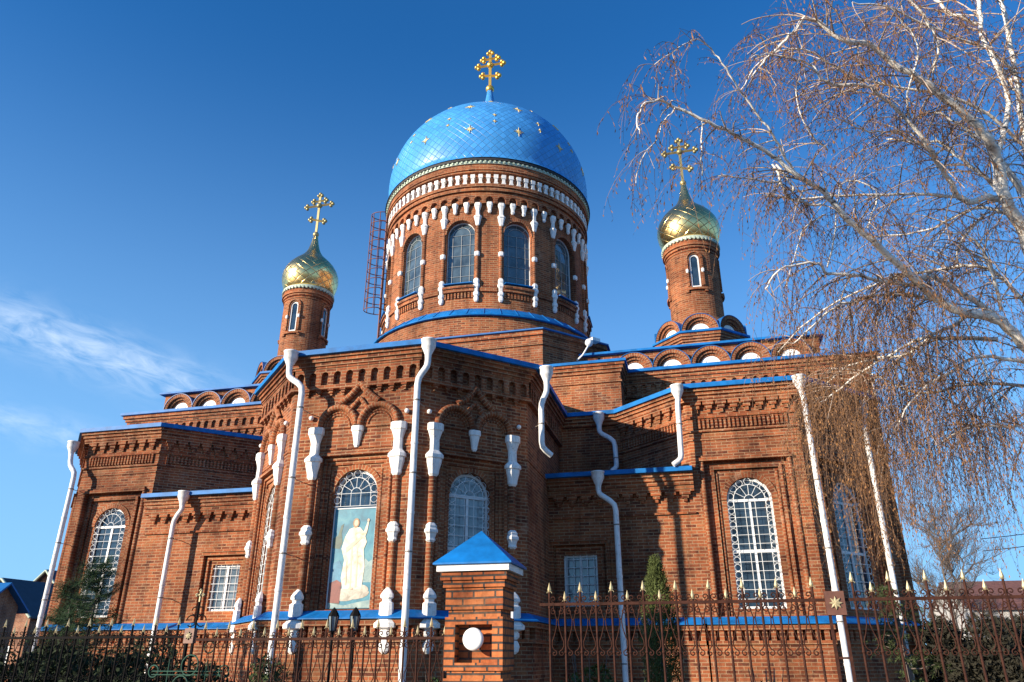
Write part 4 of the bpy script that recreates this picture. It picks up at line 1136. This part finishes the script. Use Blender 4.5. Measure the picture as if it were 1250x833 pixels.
# ================================================================ LANTERNS inside the yard
def lantern(label, x, y, ztop):
    t = thing('garden_lantern', label, 'lantern', (x, y, 0), 'black lanterns in the yard')
    mb = MB(); mb.tube([(x, y, 0), (x, y, ztop-.34)], .02, 8); mb.lathe((x, y, 0), [(.07, 0), (.06, .1), (.02, .16)], 10); mb.build('post', 'blackiron', t)
    mb = MB()
    mb.lathe((x, y, ztop-.36), [(.02, 0), (.05, .03), (.06, .05)], 6, 0, False); mb.lathe((x, y, ztop-.36), [(.078, .24), (.068, .27), (.03, .33), (.012, .35), (.003, .36)], 6, 0, False)
    for k in range(6):
        a = 2*PI*k/6; mb.tube([(x+.046*math.sin(a), y-.046*math.cos(a), ztop-.31), (x+.072*math.sin(a), y-.072*math.cos(a), ztop-.12)], .007, 4)
    mb.build('lamp_cage', 'blackiron', t)
    mb = MB(); mb.lathe((x, y, ztop-.36), [(.042, .05), (.068, .24)], 6, 0, False); mb.build('lamp_glass', 'glasspale', t)
lantern('black six-sided garden lantern, left one of the pair below the picture window', -5.14, 10.2, 2.276)
lantern('black six-sided garden lantern, right one of the pair below the picture window', -4.81, 10.2, 2.276)

# ================================================================ PLANTS
def leafcloud(mb, pts, size, m=0, asp=1.8):
    for p in pts:
        d = Vector((random.gauss(0, 1), random.gauss(0, 1), random.gauss(0, 1))).normalized(); e = d.orthogonal().normalized()
        s_ = size*random.uniform(.6, 1.4); e = (Matrix.Rotation(random.uniform(0, 6.28), 3, d) @ e)*s_; d = d*s_*asp
        p = Vector(p); mb.face([p-d*.5, p+e*.3, p+d*.5, p-e*.3], [(0, 0), (1, 0), (1, 1), (0, 1)], m)
def needles(mb, a, b, n, ln, m=0, w_=.0035):
    a, b = Vector(a), Vector(b); t = (b-a).normalized()
    for k in range(n):
        p = a.lerp(b, random.random()); d = (t*random.uniform(.3, 1.0)+Vector((random.gauss(0, 1), random.gauss(0, 1), random.gauss(0, 1))).normalized()*.8).normalized()*ln*random.uniform(.7, 1.2)
        e = d.cross(Vector((random.random(), random.random(), random.random()))).normalized()*w_
        mb.face([p-e, p+e, p+d], [(0, 0), (1, 0), (.5, 1)], m)
# thuja column
def columnar(label, x, y, h, r, n, mat):
    t = thing('columnar_conifer', label, 'conifer', (x, y, 0))
    mb = MB(); mb.tube([(x, y, 0), (x, y, h*.5), (x, y, h*.95)], [.05, .03, .006], 7); mb.build('trunk', 'greybark', t)
    mb = MB()
    for k in range(n):
        f = random.random()**.8; z = .1+f*(h-.1); rr = r*min(1, (1-f)*2.1+.06)*math.sqrt(random.random())*(1+.25*math.sin(9*f+random.random()))
        a = random.uniform(0, 2*PI); p = Vector((x+rr*math.cos(a), y+rr*math.sin(a), z)); q = p+Vector((math.cos(a)*.05, math.sin(a)*.05, random.uniform(.08, .22)))
        needles(mb, p, q, 7, .05, 0, .006)
    mb.build('crown', mat, t)
columnar('tall narrow olive-green conifer behind the fence in front of the annex wall', -.64, 10.6, 2.74, .30, 2600, 'thuja')
def pine_tree(label, x, y, h, r, nb, mat, cat='pine', ln=.10, name='pine_tree', start=.25, droop=.1):
    t = thing(name, label, cat, (x, y, 0))
    tr = MB(); tr.tube([(x, y, 0), (x+.03, y, h*.5), (x, y, h)], [.05, .035, .008], 7)
    mb = MB()
    for k in range(nb):
        f = start+(1-start)*(k+.5)/nb; z = h*f; L = r*(1-f*.8)*random.uniform(.7, 1.2); a = random.uniform(0, 2*PI)
        d = Vector((math.cos(a), math.sin(a), random.uniform(.15, .5)-droop)); p0 = Vector((x, y, z)); p1 = p0+d*L
        tr.tube([p0, p0.lerp(p1, .5)+Vector((0, 0, -.02)), p1], [.012, .008, .003], 4)
        for j in range(7):
            q = p0.lerp(p1, .25+.75*j/6)
            e = q+Vector((random.gauss(0, .12), random.gauss(0, .12), random.uniform(.0, .16)-droop*.4))
            needles(mb, q, e, 26, ln, 0, .0035)
    tr.build('trunk', 'greybark', t); mb.build('crown', mat, t)
pine_tree('bushy young pine with long needles before the tall window of the left chapel', -11.1, 12.3, 3.25, 1.15, 80, 'pine', ln=.17)
pine_tree('bushy young pine leaning against the corner of the left chapel, left of the other pine', -12.1, 12.8, 2.95, 1.0, 60, 'pine', ln=.16)
pine_tree('small spruce behind the fence under the birch, right of the star-plated post', 1.95, 9.2, 2.35, .55, 44, 'spruce', 'spruce', .05, 'spruce_tree', .1, .3)
def shrub(label, x, y, h, r, n, mat, group=None, size=.05, z0=.05):
    t = thing('shrub', label, 'shrub', (x, y, 0), group)
    tr = MB()
    for k in range(7):
        a = random.uniform(0, 2*PI); tr.tube([(x, y, 0), (x+r*.3*math.cos(a), y+r*.3*math.sin(a), h*.45), (x+r*.6*math.cos(a), y+r*.6*math.sin(a), h*.85)], [.02, .012, .004], 5)
    tr.build('stems', 'greybark', t)
    mb = MB(); lobes = [(random.gauss(0, r*.45), random.gauss(0, r*.45), random.uniform(.35, .75)*h, r*random.uniform(.35, .6)) for _ in range(9)]
    pts = []
    for _ in range(n):
        cx, cy, cz, R = random.choice(lobes); v = Vector((random.gauss(0, 1), random.gauss(0, 1), random.gauss(0, 1))).normalized()*R*random.uniform(.55, 1.05)
        pts.append((x+cx+v.x, y+cy+v.y, max(z0, min(h, cz+v.z))))
    leafcloud(mb, pts, size); mb.build('foliage', mat, t)
shrub('round dark green shrub behind the fence below the right chapel window', .62, 11.5, 1.75, .48, 2600, 'box', None, .045)
shrub('low yellowish conifer shrub just right of the brick pillar', -1.45, 9.6, 1.95, .40, 1500, 'thuja', None, .05)
shrub('thin green shrub behind the fence left of the picture window', -6.0, 10.0, 2.0, .42, 1000, 'spruce', None, .05)
shrub('small green shrub behind the fence just left of the brick pillar', -3.3, 9.6, 1.75, .35, 900, 'box', None, .045)
for i, (x, y, h, lab) in enumerate(((-12.2, 11.4, 2.02, 'dark hedge bush at the far left edge behind the black fence'), (-10.7, 11.0, 1.98, 'dark hedge bush behind the black fence under the young pines'), (-9.2, 10.8, 1.92, 'dark hedge bush behind the black fence, right of the pines'), (-7.9, 10.6, 1.8, 'dark hedge bush behind the black fence below the left annex pipe'))):
    shrub(lab, x, y, h, 1.0, 5200, 'hedge', 'dark hedge bushes behind the left fence', .06)
for i, (x, y, h, lab) in enumerate(((6.3, 24.0, 3.1, 'dark bush just right of the right chapel, left end of the far hedge'), (6.0, 20.2, 2.75, 'dark bush in the far hedge, second from the right chapel'), (6.9, 21.6, 2.95, 'dark bush in the far hedge below the brown-roofed house'), (7.9, 22.6, 3.05, 'dark bush at the right end of the far hedge'))):
    shrub(lab, x, y, h, 1.0, 9000, 'farbush', 'dark bushes of the far right hedge', .075)

# weeping birch ------------------------------------------------------------------
def at(x, y, dep):   # a point seen at a pixel, dep metres along the view axis (used once to survey the limbs)
    return EYE + (CF + CR*((x-625)/FPX) + CU*((416.5-y)/FPX))*dep
i1 = lambda x, y: (770+x/3.47, y/3.47)
i2 = lambda x, y: (1010+x/3.47, y/3.47)
i3 = lambda x, y: (770+x/3.47, 200+y/3.47)
i4 = lambda x, y: (1010+x/3.47, 200+y/3.47)
i5 = lambda x, y: (1000+x/3.332, 420+y/3.332)
D0 = 9.6
TB = (1292, 470)
LIMBS = [  # (points, dep start, dep end, px width start, px width end)
 ([TB, (1272, 360), (1250, 285), (1228, 245), (1216, 190), (1205, 170), i2(620, 520), i2(500, 420), i2(400, 340), i2(300, 290), i2(180, 190), i2(70, 172), i1(760, 80), i1(690, 135), i1(620, 205), i1(560, 270), i1(510, 330)], 9.6, 8.2, 20, 2),
 ([(1216, 232), (1217, 190), (1226, 160), (1231, 118), (1214, 75), (1199, 45), (1196, 15), (1190, -25)], 9.6, 10.2, 9, 5),
 ([(1216, 190), (1235, 215), (1262, 255), (1285, 330)], 9.6, 9.7, 8, 10),
 ([(1214, 75), (1228, 92), (1240, 112), (1262, 140)], 9.9, 10.0, 6, 5),
 ([(1228, 245), i4(680, 140), i4(600, 160), i4(540, 115), i4(470, 0), i2(440, 640), i2(330, 500), i2(240, 420), i2(150, 360), i2(0, 355), i1(760, 270), i1(680, 245), i1(600, 232), i1(510, 240)], 9.6, 8.0, 10, 1.6),
 ([i4(560, 140), i4(420, 133), i4(300, 130), i4(80, 135), i3(690, 150), i3(560, 135)], 9.5, 8.9, 5, 2),
 ([(1288, 480), (1255, 430), (1222, 392), i4(620, 640), i4(560, 625), i4(440, 555), i4(350, 470), i4(250, 380), i4(150, 290), i4(40, 190), i1(800, 800), i1(700, 740), i1(600, 662), i1(470, 582), i1(330, 520), i1(190, 455), i1(120, 430), i1(60, 440), i1(25, 500), i1(40, 570)], 9.6, 7.4, 16, 1.6),
 ([(1222, 392), i4(640, 590), i4(520, 520), i4(450, 482), i4(390, 485), i4(350, 515), i4(250, 500), i4(100, 470), i4(0, 462), i3(800, 425), i3(700, 425), i3(620, 460), i3(570, 530)], 9.5, 8.4, 9, 2),
 ([i4(480, 590), i4(400, 565), i4(270, 555), i4(130, 570), i4(0, 630), i3(760, 700), i3(690, 760)], 9.4, 8.8, 6, 2),
 ([i1(700, 740), i1(640, 640), i1(580, 540), i1(480, 410), i1(400, 290), i1(340, 210), i1(280, 170), i1(200, 200), i1(100, 280)], 8.5, 7.7, 4, 1),
 ([i4(600, 640), i4(500, 700), i4(400, 740), i4(300, 790), i4(180, 860), i5(60, 200), i5(0, 240)], 9.5, 9.9, 6, 1.8),
 ([i4(720, 745), i4(520, 738), i4(430, 745), i4(330, 810), i5(240, 60), i5(120, 90), i5(30, 160)], 9.6, 10.2, 7, 1.8),
 ([(1270, 445), i5(833, 75), i5(660, 50), i5(540, 110), i5(440, 170), i5(370, 240), i5(300, 360)], 9.6, 9.0, 7, 1.8),
 ([i5(660, 50), i5(700, 180), i5(720, 270)], 9.4, 9.2, 3, 1.5),
 ([i2(640, 100), i2(530, 60), i2(460, 0), i2(400, -60)], 10, 10.2, 5, 4),
 ([i2(330, -20), i2(430, 100), i2(470, 200), i2(450, 300)], 9.0, 9.3, 4, 3),
 ([i2(350, 500), i2(340, 400), i2(385, 200), i2(300, 70), i2(250, 20)], 8.9, 8.6, 3.5, 1.5),
 ([i2(430, 640), i2(300, 570), i2(180, 560), i2(70, 515), i2(-40, 500)], 9.2, 8.6, 3.5, 1.5),
 ([i2(650, 600), i2(480, 480), i2(380, 500)], 9.7, 9.9, 4, 2),
 ([i2(720, 800), i2(600, 700), i2(490, 610), i2(380, 600), i2(250, 590)], 9.8, 10.3, 6, 2),
 ([i4(820, 250), i4(700, 190), i4(590, 200), i4(460, 270), i4(300, 300), i4(180, 310)], 9.8, 10.4, 5, 1.5),
 ([i4(660, 220), i4(560, 340), i4(550, 420)], 9.8, 9.9, 4, 2),
 ([i4(740, 620), i4(700, 480), i4(670, 390), i4(600, 310), i4(470, 290)], 9.6, 9.2, 5, 1.5),
 ([i3(830, 440), i3(860, 330), i4(60, 90), i4(180, 95), i4(210, 150), i4(170, 270)], 8.7, 8.5, 2, 2),
 ([i1(600, 690), i1(650, 800), i3(660, 130), i3(700, 160), i3(800, 175)], 8.6, 8.9, 3, 4),
 ([i1(620, 690), i1(690, 800), i3(680, 110)], 8.6, 8.6, 3, 2.5),
 ([i1(640, 770), i1(480, 755), i1(370, 745)], 8.6, 8.2, 3, 1.2),
 ([i1(305, 510), i1(300, 620), i1(303, 740), i3(300, 0)], 7.9, 7.8, 2.2, 1.2),
 ([i1(190, 465), i1(130, 530), i1(105, 600), i1(40, 680), i1(20, 780)], 7.7, 7.6, 1.8, .9),
 ([i3(830, 210), i3(740, 270), i3(690, 400), i3(660, 520)], 8.9, 8.8, 2.5, 1.2),
 ([i1(830, 640), i1(740, 540), i1(700, 400), i1(715, 310)], 9.0, 8.8, 3, 1.2),
 ([(1285, 330), (1252, 180), (1240, 90), (1226, 20), (1215, -30)], 10.2, 10.6, 9, 5),
 ([(1240, 90), (1205, 60), (1150, 40), (1090, 10), (1040, 5)], 10.4, 9.6, 5, 2),
 ([(1252, 180), (1190, 130), (1120, 110), (1040, 95), (980, 60), (930, 75), (905, 110)], 10.3, 9.4, 5, 1.5),
 ([(1275, 400), (1210, 330), (1140, 330), (1060, 350), (990, 390), (950, 430)], 10.2, 10.6, 6, 1.5),
 ([(1288, 480), (1240, 470), (1180, 470), (1120, 480), (1060, 455), (1010, 450)], 9.8, 10.6, 6, 2),
 ([(1288, 490), (1245, 520), (1190, 520), (1140, 545)], 9.5, 9.2, 5, 1.5),
]
def smooth_path(P_, k=4):
    out = []
    for i in range(len(P_)-1):
        a, b, c, d = P_[max(i-1, 0)], P_[i], P_[i+1], P_[min(i+2, len(P_)-1)]
        for j in range(k):
            t = j/k; out.append(.5*((2*b)+(c-a)*t+(2*a-5*b+4*c-d)*t*t+(3*b-a-3*c+d)*t**3))
    out.append(P_[-1]); return out
base = at(*TB, D0); tx, ty = base.x+.25, base.y+.1
birch = thing('birch_tree', 'leafless weeping birch with white limbs and hanging brown catkin twigs, right of the church', 'tree', (tx, ty, 0))
tr = MB(); tr.tube([(tx, ty, 0), (tx-.03, ty, 1.5), (tx+.02, ty, 3.2), tuple(base)], [.26, .21, .18, .14], 12)
tr.build('trunk', 'bark', birch)
limb = MB(); tw = MB(); ct = MB()
SEG = []   # (point, direction, weight)
for pts, da, db, wa, wb in LIMBS:
    n = len(pts); P_ = [at(x, y, da+(db-da)*k/(n-1)+random.uniform(-.06, .06)) for k, (x, y) in enumerate(pts)]
    Q = smooth_path(P_); m_ = len(Q)
    Q = [q+Vector((random.gauss(0, .006), random.gauss(0, .012), random.gauss(0, .006))) for q in Q]
    Rr = [max(.004, (wa+(wb-wa)*(k/(m_-1))**.8)*(da+(db-da)*k/(m_-1))/FPX/2*.9) for k in range(m_)]
    limb.tube(Q, Rr, 8, 0, True)
    for k in range(1, m_):
        SEG.append((Q[k], (Q[k]-Q[k-1]).normalized(), (Q[k]-Q[k-1]).length, Rr[k]))
limb.build('limbs', 'bark', birch)
br2 = MB(); SEG2 = []
def reach(p):     # the crown thins out towards its tip
    return max(.30, min(1.0, .30 + (p.x - .9)*.45))
def hang(p, d, L, side=True, r=.0029):
    """a drooping twig: starts along d, bends down under its weight"""
    n = max(5, int(L/.09)); pts = [p]; v = d.normalized(); swx, swy = random.gauss(0, .10), random.gauss(0, .10)
    for k in range(n):
        v = (v + Vector((random.gauss(swx*.25, .11), random.gauss(swy*.25, .11), -.42-.05*random.random()))*.55).normalized()
        pts.append(pts[-1]+v*L/n)
    tw.tube(pts, [r*(1-.55*k/n) for k in range(n+1)], 3, 0, False, False)
    for k in range(2, n+1):
        if random.random() < .85:
            q = pts[k]; a = random.uniform(0, 6.28)
            e = q+Vector((math.cos(a)*.024, math.sin(a)*.024, -random.uniform(.02, .05)))
            ww = Vector((-math.sin(a), math.cos(a), 0))*random.uniform(.004, .0085)
            mdl = q.lerp(e, .5); ct.face([q, mdl+ww, e, mdl-ww], [(0, 0), (1, 0), (1, 1), (0, 1)])
        if side and random.random() < .28 and L-k*L/n > .15:
            a = random.uniform(0, 6.28); hang(pts[k], Vector((math.cos(a)*.8, math.sin(a)*.8, -.3)), random.uniform(.12, .42)*min(1, L), False, r*.75)
    return pts
def crown_density(p):
    """more and longer twigs low on the outer right side of the crown"""
    return 1.0
tot = sum(s[2] for s in SEG)
def cut_low(p, L, zmin): return max(.15, min(L, p.z-zmin))
random.seed(11)
NSUB = 800
cum = []; acc = 0
for s in SEG:
    wgt = s[2]*(1.0 if s[3] < .03 else .55); acc += wgt; cum.append(acc)
import bisect
def pick(): return SEG[bisect.bisect_left(cum, random.uniform(0, acc))]
for i in range(NSUB):
    p, d, l, r_ = pick()
    a = Vector((random.gauss(0, 1), random.gauss(0, 1), random.gauss(0, .7))); a = (a - d*a.dot(d)).normalized()
    L = random.uniform(.35, 1.15)*reach(p)
    if random.random() > reach(p)+.25: continue
    v = (d*random.uniform(.3, .9)+a*.8+Vector((0, 0, random.uniform(-.05, .45)))).normalized()
    n = 7; pts = [p]
    for k in range(n):
        v = (v+Vector((random.gauss(0, .12), random.gauss(0, .12), -.16-.02*k))*.5).normalized(); pts.append(pts[-1]+v*L/n)
    SEG2 += [(q, v) for q in pts[2:]]
    br2.tube(pts, [max(.003, min(r_*.6, .010)*(1-.6*k/n)) for k in range(n+1)], 5, 0, False)
    for k in range(2, n+1):
        if random.random() < .50:
            b = random.uniform(0, 6.28)
            hang(pts[k], (v+Vector((math.cos(b), math.sin(b), .1))*.7), random.uniform(.25, 1.0)*(1.25 if random.random() < .25 else .8), True)
for i in range(1000):
    p, d, l, r_ = pick(); b = random.uniform(0, 6.28)
    hang(p, d*.6+Vector((math.cos(b), math.sin(b), .15))*.6*reach(p), random.uniform(.2, .8)*(.4+.6*reach(p)), True)
# the long weeping curtain at the lower right
UP = [q for q in SEG2 if q[0].x > 1.6]
for i in range(900):
    p, d = random.choice(UP); b = random.uniform(0, 6.28)
    hang(p, d*.6+Vector((math.cos(b), math.sin(b), .2))*.6, random.uniform(.25, .9), True, .0026)
LOW = [q for q in SEG2 if q[0].z < 6.0 and q[0].x > 1.4]
for i in range(520):
    p, d = random.choice(LOW); b = random.uniform(0, 6.28)
    L = random.uniform(.8, 3.2); L = max(.3, min(L, p.z-2.35-random.random()*1.1))
    hang(p, d*.5+Vector((math.cos(b), math.sin(b), .1))*.6, L, True, .0030)
tag(br2.build('branches', 'palebranch', birch), None, None, None, 'stuff')
tag(tw.build('twigs', 'twig', birch), None, None, None, 'stuff'); tag(ct.build('catkins', 'catkin', birch), None, None, None, 'stuff')

# ================================================================ BACKGROUND
def bare_tree(label, x, y, h, seed=3):
    random.seed(seed); t = thing('bare_tree', label, 'tree', (x, y, 0)); tk = MB(); cr = MB()
    tk.tube([(x, y, 0), (x+.1, y, h*.2), (x-.05, y, h*.5), (x, y, h*.8)], [h*.013, h*.010, h*.006, .012], 7)
    def grow(p, v, L, r, lev):
        pts = [p]
        for k in range(4):
            v = (v+Vector((random.gauss(0, .13), random.gauss(0, .13), .07))).normalized(); pts.append(pts[-1]+v*L/4)
        cr.tube(pts, [r*(1-.5*k/4) for k in range(5)], 4 if lev < 2 else 3, 0, False)
        if lev >= 3: return
        for k in range(7 if lev < 2 else 6):
            q = pts[random.randint(1, 4)]; e = Vector((random.gauss(0, 1), random.gauss(0, 1), random.gauss(.2, .6))).normalized()
            grow(q, (v+e*.9).normalized(), L*random.uniform(.42, .7), r*.5, lev+1)
    for k in range(22):
        f = .18+.62*k/22; a = random.uniform(0, 6.28)
        grow(Vector((x, y, h*f)), Vector((math.cos(a), math.sin(a), random.uniform(.3, .9))), h*random.uniform(.2, .32)*(1.1-f*.5), h*.0045, 0)
    tk.build('trunk', 'greybark', t); cr.build('crown', 'greybark', t)
bare_tree('bare grey tree far behind the birch twigs, left of the brown-roofed house', 21.2, 78, 16.5, 5)
bare_tree('small bare grey tree beside the right chapel, far behind the fence', 16.2, 80, 12.0, 9)
def gable_house(label, x0, x1, y0, y1, he, hr, wall, roof, trim, axis='x', rot=0, group='houses beyond the church'):
    cx, cy = (x0+x1)/2, (y0+y1)/2
    t = thing('brick_house', label, 'house', (cx, cy, 0), group)
    mb = MB(); P = [(x0, y0), (x1, y0), (x1, y1), (x0, y1)]
    mb.band(P, 0, he, 0, 0, -.2, True, False)
    if axis == 'y':
        for yy in (y0, y1): mb.face([(x0, yy, he), (x1, yy, he), (cx, yy, hr)])
    else:
        for xx in (x0, x1): mb.face([(xx, y0, he), (xx, y1, he), (xx, cy, hr)])
    mb.build('wall', wall, t)
    rf = MB(); e = .45; th_ = .12
    def slab(a, b, c, d):
        rf.face([a, b, c, d]); lo = [(q[0], q[1], q[2]-th_) for q in (a, b, c, d)]; rf.face(lo[::-1])
        for k in range(4): rf.face([lo[k], lo[(k+1) % 4], (a, b, c, d)[(k+1) % 4], (a, b, c, d)[k]])
    if axis == 'y':
        sl = (hr-he)/(cx-x0)
        for s_ in (-1, 1): slab((cx, y0-e, hr+.1), (cx+s_*(cx-x0+e), y0-e, he-e*sl+.1), (cx+s_*(cx-x0+e), y1+e, he-e*sl+.1), (cx, y1+e, hr+.1))
        bb = MB()
        for s_ in (-1, 1): bb.tube([(cx, y0-e-.04, hr+.02), (cx+s_*(cx-x0+e), y0-e-.04, he-e*sl+.02)], .11, 4)
        bb.build('bargeboard', trim, t)
    else:
        sl = (hr-he)/(cy-y0)
        for s_ in (-1, 1): slab((x0-e, cy, hr+.1), (x0-e, cy+s_*(cy-y0+e), he-e*sl+.1), (x1+e, cy+s_*(cy-y0+e), he-e*sl+.1), (x1+e, cy, hr+.1))
    rf.build('roof', roof, t)
    fr = Flat((x0, y0), (x1, y0)); k = 0
    u = 1.2
    while u < fr.L-1:
        o = MB(); o.box(fr, u-.55, u+.55, 1.0, 2.4, -.05, .06, 0, False); f = o.build('window', 'wframe', t)
        o = MB(); o.quad(fr, u-.45, u+.45, 1.1, 2.3, .065); o.build('pane', 'glass', f, WL[t.name]); u += 2.6
    return t
gable_house('brick house with a steep dark roof and pale gable edge, left of the left chapel', -50.0, -44.6, 44.0, 58.0, 4.5, 6.7, 'housebrick', 'tile', 'trim', 'y')
gable_house('house under a bright blue roof at the far left edge', -47, -39.6, 35.5, 38.0, 4.5, 5.6, 'housebrick', 'bluedark', 'white', 'x')
gable_house('brick house with dark roof half hidden behind the left rain pipe', -54.6, -49.0, 52.0, 62, 5.6, 8.2, 'housebrick', 'tile', 'trim', 'y')
gable_house('long low house with a brown roof and pale wall, beyond the fence on the right', 26.4, 66.0, 90.0, 106.0, 6.4, 9.6, 'plaster', 'redtile', 'white', 'x')
# wires
mb = MB()
for k in range(2):
    a, b = Vector((25.5, 80, 10.9+1.1*k)), Vector((60, 90, 19+1.1*k))
    mb.tube([a.lerp(b, i/14)+Vector((0, 0, -1.2*(1-(2*i/14-1)**2))) for i in range(15)], .035, 4)
tag(mb.build('power_line', 'blackiron'), 'pair of thin black power lines sagging above the brown-roofed house', 'power line')
